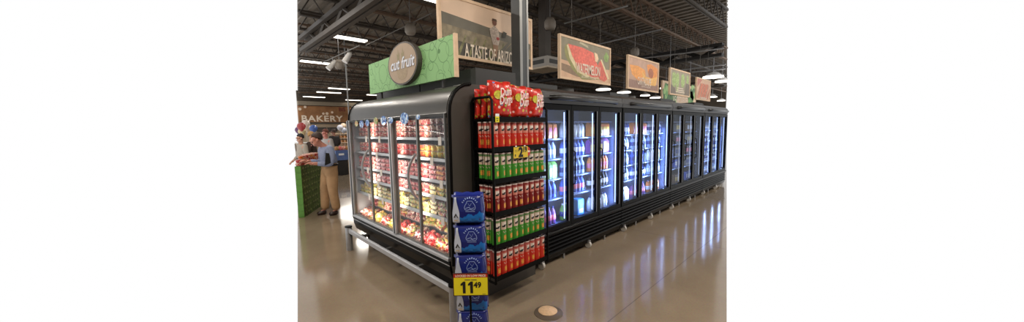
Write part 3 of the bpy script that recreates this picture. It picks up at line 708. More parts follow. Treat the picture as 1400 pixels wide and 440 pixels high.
def candy_bag(loc, rz, label, w=.235, h=.30, d=.13, seed=0):
    r = root('candy_bag', label, 'candy bag', loc, rz, 'candy bags on top of the rack')
    mb = MB(); pillow(mb, w, h, d, REDB); mb.build('bag', r, False)
    rr = random.Random(seed)
    fn = lambda a, b: Vector((a, -bulge(a/w+.5, b/h, d)-.004, b))
    p = MB()
    art(p, disc2(-w*.24, h*.62, .036, 18), LIME, 0*Vector((0, 0, 0)), (0, 0, 0), (0, 0, 0), lambda a, b: fn(a, b)+Vector((0, -.002, 0))); p.build('lollipop_print', r, False)
    p = MB()
    for body, cx, cz, s in (('Dum', .10, .70, .098), ('Dums', .11, .49, .098)):
        vs, fs = glyphs(body, s, .66, .1, .002)
        flat(p, [(a+w*(cx), b+h*cz+a*.15) for a, b in vs], fs, PINKW, Vector(), (0, 0, 0), (0, 0, 0), lambda a, b: fn(a, b)+Vector((0, -.005, 0)))
    p.build('lettering', r, False); return r
zt = RZ[0]
for q, (x, w, h, rz, w_) in enumerate(((1.975, .245, .315, -.10, 'left'), (2.20, .235, .295, .05, 'middle'), (2.415, .225, .285, .12, 'right'))):
    candy_bag((x, RY0+.07, zt), rz, f'red lollipop candy bag facing the aisle, {w_} one of three in front', w, h, .13, q)
for q, (x, y, w) in enumerate(((1.95, 2.277, 'just behind the front left bag'), (1.94, 2.342, 'at the back left corner of the rack'))):
    candy_bag((x, y, zt), 0, f'red lollipop candy bag seen edge-on {w}', .2, .285-.03*q, .062, 10+q)
candy_bag((2.185, 2.307, zt), 0, 'red lollipop candy bag in the back row behind the middle front bag', .2, .28, .10, 20)
candy_bag((2.405, 2.307, zt), 0, 'red lollipop candy bag in the back row behind the right front bag', .2, .27, .10, 21)

# ================================================================== WATER PACKS + 11.49 SIGN
rzW = math.atan2(ROT[1][0], ROT[0][0])      # the display stands at an angle on the corner
def at_depth(px, py, d):
    r = ray(px, py); return Vector((0, 0, H))+r*d
base = at_depth(641.5, 300, 2.40)
WX, WY = base.x, base.y
BLUE = mat('water_pack_blue', (28, 42, 120), .28, var=.18, scale=14); BLUED = mat('water_pack_navy', (10, 24, 104), .3, var=.1); SKYB = mat('water_pack_sky_blue', (16, 104, 184), .3, var=.1, scale=30)
PALEB = mat('water_pack_pale_blue', (150, 172, 226), .4, var=.05); BOT = mat('water_pack_bottle_white', (196, 204, 222), .35, var=.06)
def water_pack(loc, label, seed):
    r = root('water_pack', label, 'water pack', loc, rzW, 'blue water packs stacked on the corner')
    w, h, d = .232, .212, .17
    mb = MB(); p_, e_ = 7, .3
    nu, nv = 16, 12
    def surf(u, v): return bulge(u, v, d, 8, .35)
    for sgn in (-1, 1):
        vs = []; fs = []
        for j in range(nv+1):
            for i in range(nu+1):
                u, v = i/nu, j/nv
                tap = 1-.14*max(0, v-.55)**1.0*1.6-(.03*math.sin(PI*v))
                vs.append(((u-.5)*w*tap, sgn*(surf(u, v)+.001), v*h+(.004*math.sin(u*17+seed) if v > .95 else 0)))
        for j in range(nv):
            for i in range(nu):
                a = j*(nu+1)+i; f = (a, a+1, a+nu+2, a+nu+1); fs.append(f if sgn < 0 else f[::-1])
        mb.add(vs, fs, BLUE, True)
    mb.build('wrap', r, False)
    fn = lambda k: (lambda a, b: Vector((a, -surf(min(.985, max(.015, a/w+.5)), min(.985, max(.015, b/h)))-.0015-k*.0008, b)))
    Zv = Vector(); O3 = (0, 0, 0)
    def strip(mb, top, bot, m, k, n=12):     # area between two curves, cut in small quads so it follows the wrap
        for i in range(n):
            for t0, t1 in ((0, .5), (.5, 1)):
                x0, x1 = i/n, (i+1)/n
                P = lambda x, t: (top(x)[0], bot(x)[1]+(top(x)[1]-bot(x)[1])*t)
                art(mb, [P(x0, t0), P(x1, t0), P(x1, t1), P(x0, t1)], m, Zv, O3, O3, fn(k))
    p = MB()
    strip(p, lambda x: (-.112+.218*x, .204), lambda x: (0, .188), BLUED, 0); p.build('top_band_print', r, False)
    p = MB()
    strip(p, lambda x: (-.06+.17*x, .098-.008*math.sin(x*9)), lambda x: (0, .008), BLUED, 0)
    mt = lambda x: (-.055+.165*x, .05+.028*max(0, 1-abs(x-.42)*4)+.042*max(0, 1-abs(x-.85)*3.4)+.004*math.sin(x*40))
    strip(p, mt, lambda x: (0, .022+.006*math.sin(x*20)), SKYB, 1, 24)
    strip(p, lambda x: (-.06+.17*x, .024+.006*math.sin(x*20)), lambda x: (0, .010), mat('water_pack_mid_blue', (14, 76, 156), .3, var=.2, scale=40), 1, 16)
    p.build('mountain_print', r, False)
    p = MB()
    bl = [(-.094, .196), (-.086, .196), (-.082, .160), (-.072, .120), (-.064, .088), (-.062, .02), (-.066, .010), (-.106, .010), (-.110, .02), (-.108, .088), (-.102, .120), (-.097, .160)]
    for a in range(6):   # bottle silhouette in slices
        pass
    L_ = [(-.080, .192, .006), (-.080, .165, .008), (-.080, .135, .014), (-.079, .10, .022), (-.079, .08, .025), (-.079, .02, .025), (-.079, .012, .022)]
    for (c0, z0, w0), (c1, z1, w1) in zip(L_, L_[1:]): 
        for h0, h1 in ((0, .5), (.5, 1)):
            la = lambda f: (c0+(c1-c0)*f, z0+(z1-z0)*f, w0+(w1-w0)*f)
            (ca, za, wa), (cb, zb, wb) = la(h0), la(h1)
            art(p, [(cb-wb, zb), (cb, zb), (ca, za), (ca-wa, za)], BOT, Zv, O3, O3, fn(5)); art(p, [(cb, zb), (cb+wb, zb), (ca+wa, za), (ca, za)], BOT, Zv, O3, O3, fn(5))
    art(p, [(-.096, .05), (-.079, .082), (-.062, .05)], GREYD, Zv, O3, O3, fn(6.5)); art(p, rect(-.092, .028, .026, .006), mat('bottle_gold_print', (214, 186, 140), .4), Zv, O3, O3, fn(6.5))
    p.build('bottle_print', r, False)
    p = MB(); cx, cz = .018, .138
    for i in range(9):           # arched wordmark, too small to read
        a = PI*(.14+.72*i/8); ca, sa = math.cos(a), math.sin(a); R1, R2 = .048, .060-.003*(i % 2)
        for qd in line2([(cx+R1*ca, cz-.004+R1*sa), (cx+R2*ca, cz-.004+R2*sa)], .006+.002*((i*3) % 2)): art(p, qd, PALEB, Zv, O3, O3, fn(2))
    out = [(.0, .164), (.034, .164), (.042, .150), (.052, .136), (.056, .118), (.05, .104), (.036, .102), (.018, .106), (.0, .102), (-.014, .104), (-.02, .118), (-.014, .136), (-.004, .150), (.0, .164)]
    for qd in line2(out, .0035): art(p, qd, PALEB, Zv, O3, O3, fn(2))
    for qd in line2([(.006, .15), (.018, .128), (.03, .15)], .002)+line2([(-.012, .114), (.012, .122), (.024, .11), (.048, .118)], .004): art(p, qd, PALEB, Zv, O3, O3, fn(2))
    for qd in line2([(-.012, .092), (.052, .092)], .0035): art(p, qd, PALEB, Zv, O3, O3, fn(2))
    p.build('emblem_print', r, False)
    p = MB()
    for s in (1,): p.tube([(.098, -.06, .02), (.112, -.045, .10), (.096, -.05, .19)], .006, glass('clear_wrap_edge', (220, 228, 250), .3), 6)
    p.build('clear_wrap_edge', r, False)
    return r
tops = [1.158, .944, .733, .522, .330]
NM = ['topmost', 'second from top', 'third from top, just above the yellow sign', 'fourth from top, just below the yellow sign', 'lowest']
pz = .125
for q in range(5): water_pack((WX+.004*(q % 2), WY-.003*q, tops[q]-.212 if q < 4 else .118), f'blue bottled water pack, {NM[q]} of the stack', q)
b = root('display_base', 'low black base under the stack of blue water packs', 'display base', (WX, WY, 0), rzW)
mb = MB(); mb.bevbox((-.13, -.10, .02), (.13, .10, .116), BLACK, .01); mb.build('box', b, False)
for sx in (-1, 1):
    for sy in (-1, 1): MB().tube([(sx*.1, sy*.07, 0), (sx*.1, sy*.07, .02)], .015, BLACK, 8).build('foot', b, False)
# sign
U_ = Vector((ROT[0][0], ROT[1][0], 0)).normalized(); V_ = Vector((0, 0, 1)); NF = Vector((-U_.y, U_.x, 0))*-1
dS = 2.27
a0 = at_depth(621, 403.5, dS); a1 = at_depth(667, 402, dS); a2 = at_depth(621.5, 373.5, dS)
W_, H_ = (a1-a0).length, a2.z-a0.z
t = root('price_stand', 'yellow price sign reading 11 49 under red LOCKED IN LOW PRICE strip before water packs', 'price sign', (a0.x+U_.x*W_/2, a0.y+U_.y*W_/2, 0))
def facec(nm, items, parent=t, o=a0, u=U_, v=V_):
    l = MB(); nrm = Vector(u).cross(Vector(v))
    for it in items:
        if it[0] == 'p': art(l, it[1], it[2], o+nrm*it[3], u, v)
        else:
            vs, fs = glyphs(it[1], it[4], it[5], 0, it[6]); flat(l, vs, fs, it[7], o+u*it[2]+v*it[3]+nrm*.0022, u, v)
    return l.build(nm, parent)
nrm = U_.cross(V_)
mb = MB(); c4 = [a0-U_*.006-V_*.006, a0+U_*(W_+.006)-V_*.006, a0+U_*(W_+.006)+V_*(H_+.004), a0-U_*.006+V_*(H_+.004)]
mb.add(c4+[p-nrm*.008 for p in c4], [(0, 1, 2, 3), (7, 6, 5, 4), (0, 4, 5, 1), (1, 5, 6, 2), (2, 6, 7, 3), (3, 7, 4, 0)], mat('sign_holder_dark', (60, 30, 20), .5)); fr = mb.build('holder', t)
hd = H_*.17
ONE = [(0, .80), (0, .64), (.17, .69), (.17, 0), (.40, 0), (.40, 1), (.22, 1)]
facec('yellow_card', [('p', rect(0, 0, W_, H_-hd), YEL, .001)])
facec('red_strip', [('p', rect(0, H_-hd, W_, hd), REDC, .001)])
facec('lettering', [('p', [(W_*.20+a*H_*.56, H_*.09+b*H_*.56) for a, b in ONE], INK, .0021), ('p', [(W_*.42+a*H_*.56, H_*.09+b*H_*.56) for a, b in ONE], INK, .0021), ('t', '49', W_*.70, H_*.47, H_*.36, .95, .002, INK), ('t', 'LOCKED IN LOW PRICE', W_*.5, H_-hd*.5, hd*.8, .95, .0008, CREAM)])
facec('small_print', [('p', rect(W_*.32, H_*.71, W_*.17, H_*.03), GREYD, .002), ('p', rect(W_*.51, H_*.71, W_*.17, H_*.03), GREYD, .002), ('p', rect(W_*.84, H_*.03, W_*.1, H_*.02), GREYD, .002)])
pc = a0+U_*(W_*.47)-nrm*.016
mb = MB(); mb.tube([(pc.x, pc.y, .012), (pc.x, pc.y, a0.z+H_)], .0075, BLACK, 8); mb.build('post', t)
mb = MB(); mb.lathe([(.0, 0), (.07, 0), (.07, .008), (.02, .014), (.0, .014)], BLACK, (pc.x-nrm.x*0, pc.y, 0), 20); mb.build('foot_plate', t)

# ================================================================== COOLER ROW
CYF, CW, CX0 = 2.42, 1.89, 2.72
COLD = mat('cooler_led', (214, 228, 255), emit=3, emit_rgb=(176, 204, 255), var=0)
COLDF = mat('cooler_led_far', (214, 228, 255), emit=1.7, emit_rgb=(186, 210, 255), var=0)
COLDW = mat('cooler_led_dim', (200, 206, 220), emit=.5, emit_rgb=(210, 220, 240), var=0)
INB = mat('cooler_liner_lit', (62, 74, 104), .5, var=.05); INBD = mat('cooler_liner_unlit', (40, 42, 48), .5, var=.05)  # liner colour carries the blue light; dark copy for the unlit unit
WIRE = mat('cooler_wire_shelf', (110, 122, 156), .4, .2, var=.05)
CASTER = mat('grey_caster_wheel', (205, 200, 192), .45, var=.08)
CN = ['nearest', 'second', 'third', 'farthest']
SHC = [.47, .72, .965, 1.21, 1.455, 1.665]
for ui in range(4):
    x0 = CX0+ui*CW; x1 = x0+CW; xm = (x0+x1)/2
    t = root('drinks_cooler', f'black three-door upright glass cooler, {CN[ui]} one in the row', 'cooler', (xm, CYF+.4, 0), 0, 'black coolers along the aisle')
    mb = MB(); g = .006
    mb.box((x0+g, CYF+.03, .10), (x0+.045, 3.34, 2.0), BLACK); mb.box((x1-.045, CYF+.03, .10), (x1-g, 3.34, 2.0), BLACK)
    mb.box((x0+.045, 3.28, .10), (x1-.045, 3.34, 2.0), BLACK); mb.box((x0+.045, CYF+.03, 1.87), (x1-.045, 3.28, 2.0), BLACK); mb.box((x0+.045, CYF+.03, .07), (x1-.045, 3.28, .40), BLACK); mb.build('carcass', t)
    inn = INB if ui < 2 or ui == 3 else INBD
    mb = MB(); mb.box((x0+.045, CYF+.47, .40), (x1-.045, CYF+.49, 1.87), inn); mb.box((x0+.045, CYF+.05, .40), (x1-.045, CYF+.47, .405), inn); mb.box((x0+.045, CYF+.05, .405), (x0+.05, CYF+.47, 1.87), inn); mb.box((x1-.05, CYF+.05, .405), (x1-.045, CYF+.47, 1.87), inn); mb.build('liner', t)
    # canopy and rounded bumper bar
    mb = MB(); mb.prism([(CYF+.03, 1.86), (CYF-.005, 1.87), (CYF-.02, 1.93), (CYF-.0, 2.0), (CYF+.05, 2.035), (3.3, 2.04), (3.3, 1.87)], mat('cooler_canopy_grey', (44, 42, 40), .45, .1, var=.06), 'x', x0+g, x1-g); mb.build('canopy', t)
    mb = MB(); xa, xb = x0+.24, x1-.24
    pts = [(xa, CYF-.01, 1.93), (xa+.01, CYF-.05, 1.93), (xa+.05, CYF-.075, 1.93), (xb-.05, CYF-.075, 1.93), (xb-.01, CYF-.05, 1.93), (xb, CYF-.01, 1.93)]
    mb.tube(pts, .028, mat('bumper_bar_black', (22, 21, 20), .3, var=.05, spec=.45), 10); mb.build('bumper_bar', t)
    # top details
    MB().box((x0+.1, CYF+.25, 2.04), (x0+.7, 3.2, 2.12), GREYD).build('top_equipment_box', t); MB().lathe([(.12, 0), (.12, .09), (.0, .1)], GREYD, (x0+1.2, CYF+.5, 2.04), 18).build('top_fan_housing', t)
    # louvred base
    pr = [(CYF+.03, .062), (CYF+.01, .066)]
    for k in range(5):
        z = .115+k*.046; pr += [(CYF-.005, z+.004), (CYF-.018, z+.022), (CYF-.012, z+.032), (CYF+.004, z+.040)]
    pr += [(CYF-.02, .352), (CYF-.03, .365), (CYF-.03, .385), (CYF-.015, .40), (CYF+.03, .40)]
    mb = MB(); mb.prism(pr, BLACKG, 'x', x0+g, x1-g); mb.build('louvred_base', t)
    for k in range(2):
        cxx = x0+(.07, 1.02)[k]+(.03 if ui else .0)
        c = MB(); c.tube([(cxx, CYF+.005, .045), (cxx+.03, CYF+.005, .045)], .045, CASTER, 14); c.box((cxx-.005, CYF-.02, .06), (cxx+.035, CYF+.03, .105), STEEL); c.build('caster', t)
        MB().tube([(cxx+.45, CYF+.02, 0), (cxx+.45, CYF+.02, .065)], .012, STEEL, 8).build('levelling_foot', t)
    # doors
    dw = (CW-.03)/3
    for d in range(3):
        a = x0+.015+d*dw; b = a+dw; w = .048
        m = MB(); m.box((a+.004, CYF-.012, .405), (a+w, CYF+.03, 1.86), BLACK); m.box((b-w, CYF-.012, .405), (b-.004, CYF+.03, 1.86), BLACK)
        m.box((a+w, CYF-.012, .405), (b-w, CYF+.03, .46), BLACK); m.box((a+w, CYF-.012, 1.80), (b-w, CYF+.03, 1.86), BLACK)
        m.box((b-w-.006, CYF-.0135, .46), (b-w, CYF-.012, 1.80), SILVER); door = m.build('door', t)
        MB().box((a+w, CYF+.006, .46), (b-w, CYF+.012, 1.80), GLASSD).build('glass_pane', door)
        hb = MB(); hb.tube([(a+.03, CYF-.012, .9), (a+.03, CYF-.045, .92), (a+.03, CYF-.045, 1.3), (a+.03, CYF-.012, 1.32)], .008, BLACK, 6); hb.build('handle', door)
        lm = COLD if ui < 2 else COLDF if ui == 3 else COLDW
        MB().box((b-w-.010, CYF+.05, .48), (b-w-.003, CYF+.060, 1.78), lm).build('light_strip', t)
    for z in SHC[1:]:
        m = MB(); m.box((x0+.05, CYF+.13, z-.006), (x1-.05, CYF+.142, z+.010), WIRE)
        for k in range(6): m.box((x0+.05, CYF+.15+k*.055, z-.004), (x1-.05, CYF+.158+k*.055, z), WIRE)
        m.build('shelf', t)
# bottles and cartons inside
BC = {'clear': mat('bottle_clear_blue', (150, 176, 220), .2, var=.1), 'blue': mat('bottle_blue', (70, 100, 190), .25, var=.1), 'pale': mat('bottle_white', (214, 220, 230), .3, var=.05), 'red': mat('bottle_red', (190, 60, 60), .3, var=.1), 'orange': mat('bottle_orange', (220, 130, 60), .3, var=.1), 'purple': mat('bottle_purple', (120, 70, 140), .3, var=.1), 'green': mat('bottle_green', (110, 160, 70), .3, var=.1), 'dark': mat('bottle_dark', (40, 36, 46), .3, var=.1), 'brown': mat('box_brown', (120, 96, 70), .5, var=.1), 'grey': mat('box_grey', (130, 130, 128), .5, var=.1), 'azure': mat('pack_azure', (40, 150, 236), .4, var=.06)}
LBL = [mat('label_white', (226, 228, 236), .4, var=.05), mat('label_navy', (36, 52, 120), .4, var=.05), mat('label_pink', (220, 120, 140), .4, var=.05), mat('label_yellow', (226, 196, 90), .4, var=.05)]
DP = {}
def drink(kind, col, loc, label, group, lb=0):
    key = (kind, col, lb)
    if key in DP: return dup(DP[key], loc, random.uniform(-.2, .2), label, group)
    if kind == 'bottle':
        r = root('drink_bottle', label, 'bottle', loc, 0, group)
        MB().lathe([(.034, 0), (.039, .006), (.039, .125), (.034, .148), (.020, .180), (.0135, .188), (.0135, .198)], BC[col], seg=12).build('bottle_body', r, False)
        MB().lathe([(.0395, .05), (.0402, .051), (.0402, .112), (.0395, .113)], LBL[lb], seg=12).build('wrap_label', r, False)
        MB().lathe([(.0165, .196), (.0165, .213), (.0, .214)], LBL[(lb+1) % 2], seg=10).build('cap', r, False)
    elif kind == 'carton':
        r = root('drink_carton', label, 'carton', loc, 0, group)
        m = MB(); m.box((-.039, -.039, 0), (.039, .039, .165), BC[col]); m.prism([(-.039, .165), (.039, .165), (.004, .205), (-.004, .205)], BC[col], 'x', -.039, .039); m.build('carton_body', r, False)
        MB().box((-.030, -.041, .03), (.030, -.0392, .13), LBL[lb]).build('printed_panel', r, False)
    else:
        r = root('food_box', label, 'food box', loc, 0, group)
        MB().bevbox((-.05, -.04, 0), (.05, .06, .17), BC[col], .004).build('box_body', r, False)
        MB().box((-.04, -.0425, .05), (.04, -.0402, .13), LBL[lb]).build('printed_panel', r, False)
    DP[key] = r; return r
SHN = ['lowest', 'second lowest', 'third lowest', 'second highest', 'highest']
PLAN = {0: [('bottle', 'purple', 2), ('bottle', 'blue', 1), ('carton', 'green', 0), ('bottle', 'clear', 0), ('carton', 'orange', 2)],
        1: [('bottle', 'green', 1), ('bottle', 'blue', 2), ('bottle', 'clear', 1), ('bottle', 'blue', 0), ('bottle', 'pale', 0)],
        2: [('bottle', 'pale', 0), ('bottle', 'dark', 0), ('bottle', 'orange', 2), ('carton', 'purple', 3), ('carton', 'orange', 3)],
        3: [('carton', 'pale', 0), ('bottle', 'clear', 0), ('bottle', 'clear', 0), ('bottle', 'clear', 0), ('bottle', 'blue', 0)],
        4: [('bottle', 'purple', 2), ('bottle', 'blue', 0), ('bottle', 'blue', 1), ('bottle', 'clear', 1), ('carton', 'orange', 2)],
        5: [('bottle', 'orange', 0), ('bottle', 'clear', 0), ('bottle', 'pale', 0), ('bottle', 'clear', 1), ('bottle', 'pale', 1)]}
for dd in range(12):
    ui, d = divmod(dd, 3)
    a = CX0+ui*CW+.015+d*(CW-.03)/3
    for s in range(5):
        if dd < 6: kind, col, lb = PLAN[dd][s]; n = 6
        elif dd < 9: kind, col, lb = ('box', ['dark', 'grey', 'brown', 'blue', 'grey'][(s+dd) % 5], (s+dd) % 4); n = 4
        else: kind, col, lb = ('bottle', ['clear', 'pale', 'blue', 'pale', 'clear'][s], s % 2); n = 3
        sp = {6: .084, 4: .118, 3: .1}[n]
        for q in range(n):
            nm = {'bottle': 'bottle', 'carton': 'carton', 'box': 'food box'}[kind]
            if kind == 'bottle' and col == 'green' and s == 0 and q > 2: continue
            drink(kind, col, (a+.085+q*sp, CYF+.19+random.uniform(-.004, .004), ([.41]+[z+.014 for z in SHC[1:]])[s]), f'{col} {nm}, {ORD[q]} from left, {SHN[s]} shelf, {ORD[d]} door of {CN[ui]} cooler', f'{nm} items in the {CN[ui]} cooler', lb)
# the bright azure pack low in the second door
a = CX0+.015+(CW-.03)/3
r = root('azure_pack', 'bright azure drinks pack low behind the second door of the nearest cooler', 'drinks pack', (a+.44, CYF+.2, .41))
m = MB(); m.bevbox((-.07, -.05, 0), (.07, .07, .22), BC['azure'], .01); m.build('pack_body', r, False)
MB().box((-.05, -.053, .03), (.05, -.0505, .09), LBL[0]).build('printed_panel', r, False)

# ================================================================== FLOOR PLATE
t = root('floor_plate', 'round tan cover plate set in the concrete aisle floor', 'floor cover', (2.17, 1.81, 0))
MB().lathe([(0, .001), (.125, .001), (.122, .003), (0, .003)], mat('darker_concrete_patch', (104, 92, 78), .3, var=.1), (2.155, 1.79, 0), 32).build('patch_ring', t)
MB().lathe([(0, .003), (.082, .003), (.084, .006), (.080, .009), (0, .010)], mat('tan_plate', (222, 186, 146), .45, var=.12, scale=60), (2.17, 1.81, 0), 32).build('cover_disc', t)

# ================================================================== CEILING LAMPS
TUBE = mat('lamp_white', (255, 250, 240), emit=4, emit_rgb=(255, 246, 232), var=0)
LZ = 4.2
def strip_light(p0, p1, lab):
    a = onz(*p0, LZ); b = onz(*p1, LZ); L_ = max(1.1, min((b-a).length, 1.5)); x0, y = a.x, a.y
    jd = (y-2.75) % 1.28
    if y > 20: y += .64-jd
    t = root('strip_light', lab, 'ceiling light', (x0+L_/2, y, LZ), 0, 'long ceiling strip lights')
    MB().box((x0, y-.07, LZ+.03), (x0+L_, y+.07, LZ+.08), GREYD).build('housing', t)
    MB().bevbox((x0+.02, y-.11, LZ-.01), (x0+L_-.02, y+.11, LZ+.03), TUBE, .012).build('diffuser', t)
    for f in (.2, .8): MB().tube([(x0+L_*f, y, LZ+.08), (x0+L_*f, y, 4.82)], .005, STEEL, 5).build('cable', t)
for q, (a, b, w) in enumerate([((445, 48), (502, 57), 'largest, above the bakery side aisle'), ((410, 83.4), (441, 86.5), 'second, at the left edge'), ((452, 119.5), (479, 122), 'highest of the far cluster'), ((432, 126), (456, 129), 'middle of the far cluster'), ((416, 131.5), (438, 134.5), 'lowest left of the far cluster'), ((475.5, 136), (494, 137.5), 'just above the left end of fruit case'), ((497, 130.5), (512, 132.5), 'just below the green sign'), ((580, -3.5), (598, 1.5), 'cut by the top edge left of farmer poster')]):
    strip_light(a, b, f'bright white strip light, {w}')
DZ = 3.4
for q, (px, py, w) in enumerate([(825, 123, 'below the right edge of watermelon poster'), (853, 127, 'left of the cantaloupe poster bottom'), (896.5, 134, 'right of the cantaloupe poster'), (975, 106, 'largest, at upper right'), (987.5, 112, 'at the right edge'), (910.5, 121, 'just above the leaf picture'), (986, 138, 'lowest at right edge'), (974, 133, 'beside the reddish poster bottom'), (882, 131, 'small, under the cantaloupe poster')]):
    P = onz(px, py, DZ); 
    if P.x > 35: P = on_x(px, py, 34.5)
    s = .36 if q < 4 else .28
    t = root('pendant_light', f'white glowing pendant light, {w}', 'ceiling light', P, 0, 'round pendant lights over the far aisles')
    MB().lathe([(0, 0), (s, .0), (s*.96, .05), (0, .05)], TUBE, tuple(P), 20).build('diffuser', t); MB().lathe([(s*.9, .05), (s*.5, .16), (.05, .2), (0, .2)], WHITEP, tuple(P), 20).build('shade', t)
    MB().tube([(P.x, P.y, P.z+.2), (P.x, P.y, 4.82)], .012, STEEL, 6).build('rod', t)
# white pendant speakers
for q, (px, py, z, w) in enumerate([(561, 40, 4.0, 'above the green sign'), (752, 33, 3.9, 'right of the column'), (868, 71, 3.9, 'behind the cantaloupe poster top'), (464, 88, 3.5, 'beside the track spotlights')]):
    P = onz(px, py, z); t = root('ceiling_speaker', f'small white round pendant speaker, {w}', 'speaker', P, 0, 'white pendant speakers')
    MB().lathe([(0, -.12), (.10, -.12), (.13, -.06), (.13, .05), (.08, .13), (0, .14)], mat('speaker_offwhite', (150, 140, 128), .5, var=.05), tuple(P), 16).build('speaker_body', t)
    MB().tube([(P.x, P.y, P.z+.13), (P.x, P.y, 4.82)], .008, STEEL, 5).build('hanging_cable', t)
# white air unit right of the column
P = onz(745, 91, 3.0)
t = root('ceiling_air_unit', 'white boxed air unit hanging between the column and watermelon poster', 'air unit', P)
m = MB(); m.box((P.x-.27, P.y-.3, P.z-.05), (P.x+.27, P.y+.3, P.z+.17), mat('unit_offwhite', (158, 152, 144), .5, var=.05)); m.build('casing', t)
m = MB(); m.box((P.x-.2, P.y-.306, P.z+.02), (P.x+.2, P.y-.3, P.z+.11), GREYD); m.box((P.x-.276, P.y-.2, P.z+.02), (P.x-.27, P.y+.2, P.z+.11), GREYD); m.build('grille', t)
m = MB(); m.bevbox((P.x-.31, P.y-.34, P.z-.09), (P.x+.31, P.y+.34, P.z-.05), mat('unit_lip', (190, 176, 156), .5), .01); m.build('lower_lip', t)
MB().box((P.x-.1, P.y-.1, P.z+.17), (P.x+.1, P.y+.1, 4.82), STRUCT).build('duct_drop', t)
# pipes under the joists
for q, (p0, p1, z, r, m, w) in enumerate([((772, 32), (858, 8), 4.1, .018, COLE, 'thin pale pipe crossing left of the watermelon poster'), ((812, 62), (905, 40), 4.1, .02, STEEL, 'thin pipe crossing behind the watermelon poster'), ((876, 80), (990, 66), 3.9, .022, STEEL, 'pale pipe above the cantaloupe poster'), ((930, 96), (992, 88), 3.8, .03, STEEL, 'upper pipe at the right edge'), ((946, 98.5), (992, 94), 3.7, .03, STEEL, 'lower pipe at the right edge'), ((440, 86), (492, 62), 3.6, .014, CABLE, 'thin grey lighting track above the bakery aisle'), ((500, 62), (590, 18), 4.15, .011, CABLE, 'long thin conduit above the green sign')]):
    a, b = onz(*p0, z), onz(*p1, z); m_ = MB(); m_.tube([a, b], r, m, 8); tag(m_.build('ceiling_pipe'), w, 'pipe')
for q, (px, py, dx) in enumerate(((455, 88, -.35), (476, 77, -.25))):
    P = onz(px, py-5, 3.58); t = root('track_spotlight', f'white track spotlight, {"left" if q == 0 else "right"} one of two over the bakery aisle', 'spotlight', P)
    MB().tube([P+Vector((dx*.4, 0, -.24)), P+Vector((-dx*.2, 0, .0))], .075, WHITEP, 14, r1=.055).build('lamp_head', t)
    MB().tube([P, P+Vector((0, 0, .1))], .012, STEEL, 6).build('stem', t)
# vertical hanging pole in front of the bakery
P = on_y(476, 140, 12.0); m = MB(); m.tube([(P.x, 12, 1.9), (P.x, 12, 4.82)], .022, COLE, 8); tag(m.build('hanging_pole'), 'thin pale pole hanging from the ceiling above the left end of fruit case', 'pole')

# ================================================================== BAKERY
BY = 30.6
bl, br_ = on_y(407.5, 145, BY), on_y(500, 147.5, BY); zb, ztp = on_y(440, 167.3, BY).z, on_y(440, 145.2, BY).z
BRN = mat('bakery_brown_board', (150, 104, 66), .7, var=.3, scale=2.2); 
t = root('bakery_sign', 'wide brown overhead board with white BAKERY lettering', 'sign', ((bl.x+br_.x)/2, BY, zb))
MB().box((bl.x, BY, zb), (br_.x, BY+.3, ztp), BRN).build('board', t)
MB().box((bl.x, BY-.06, zb-.1), (br_.x, BY+.3, zb), GREYD).build('lower_edge', t)
MB().box((bl.x, BY-.05, ztp+.05), (br_.x, BY+.3, ztp+.36), mat('bakery_beam', (150, 136, 116), .6, var=.06)).build('upper_beam', t)
l0, l1 = on_y(411.5, 162.3, BY), on_y(468, 162.6, BY)
vs, fs = glyphs('BAKERY', .72, 1., 0, .02, 1.12); w = max(v[0] for v in vs)-min(v[0] for v in vs); k = (l1.x-l0.x)/w
c = MB(); flat(c, [(a*k, b*.92) for a, b in vs], fs, CREAM, ((l0.x+l1.x)/2, BY-.02, l0.z), (1, 0, 0), (0, 0, 1)); c.build('lettering', t)
q = on_y(467.5, 150, BY); vs, fs = glyphs('BIS', .42, 1., 0, .01); c = MB(); flat(c, vs, fs, mat('bakery_dark_red', (112, 40, 34), .6), (q.x, BY-.02, q.z), (1, 0, 0), (0, 0, 1)); c.build('small_lettering', t)
c = MB(); SPK = mat('spot_sparkle_white', (236, 214, 190), .5)  # pale discs painted where small spot lights sparkle
for px, py, s in ((409.8, 149, .12), (417, 146.2, .1), (442, 155.3, .1), (447, 155.2, .12), (454, 153.5, .1)):
    q = on_y(px, py, BY); art(c, disc2(0, 0, s, 7), SPK, (q.x, BY-.02, q.z), (1, 0, 0), (0, 0, 1))
c.build('spot_sparkles', t)
w0 = xl(30.8, 2)+.1
tag(MB().box((w0, 30.75, 0), (br_.x, 30.95, zb), WALLB).build('wall_bakery'), kind='structure')
# menu boards, oven front, bread shelves, service counter
for q, (pa, pb) in enumerate((((434, 180), (446.5, 174)), ((448.5, 180), (461, 174)))):
    a, b = on_y(*pa, 30.6), on_y(*pb, 30.6); t = root('menu_board', f'dark menu board on the bakery wall, {"left" if q == 0 else "right"} one', 'menu board', (a.x, 30.6, a.z))
    MB().box((a.x, 30.62, a.z), (b.x, 30.75, b.z), GREYD).build('frame', t); MB().box((a.x+.06, 30.6, a.z+.06), (b.x-.06, 30.62, b.z-.06), mat('menu_dark', (70, 60, 52), .4, var=.5, scale=6)).build('panel', t)
a, b = on_y(458, 228, 20.), on_y(478, 184, 20.)
t = root('bread_shelf', 'tall shelf of loaves beside the left end of the fruit case', 'shelf', (a.x, 20., 0))
m = MB(); m.box((a.x, 20.35, 0), (b.x, 20.4, b.z), WALLB)
for z in (.35, .65, .95, 1.2, 1.45): m.box((a.x, 20, z), (b.x, 20.35, z+.03), TAN)
m.build('rack', t)
LOAF = mat('bread_crust', (190, 136, 82), .6, var=.25, scale=8)
k = 0
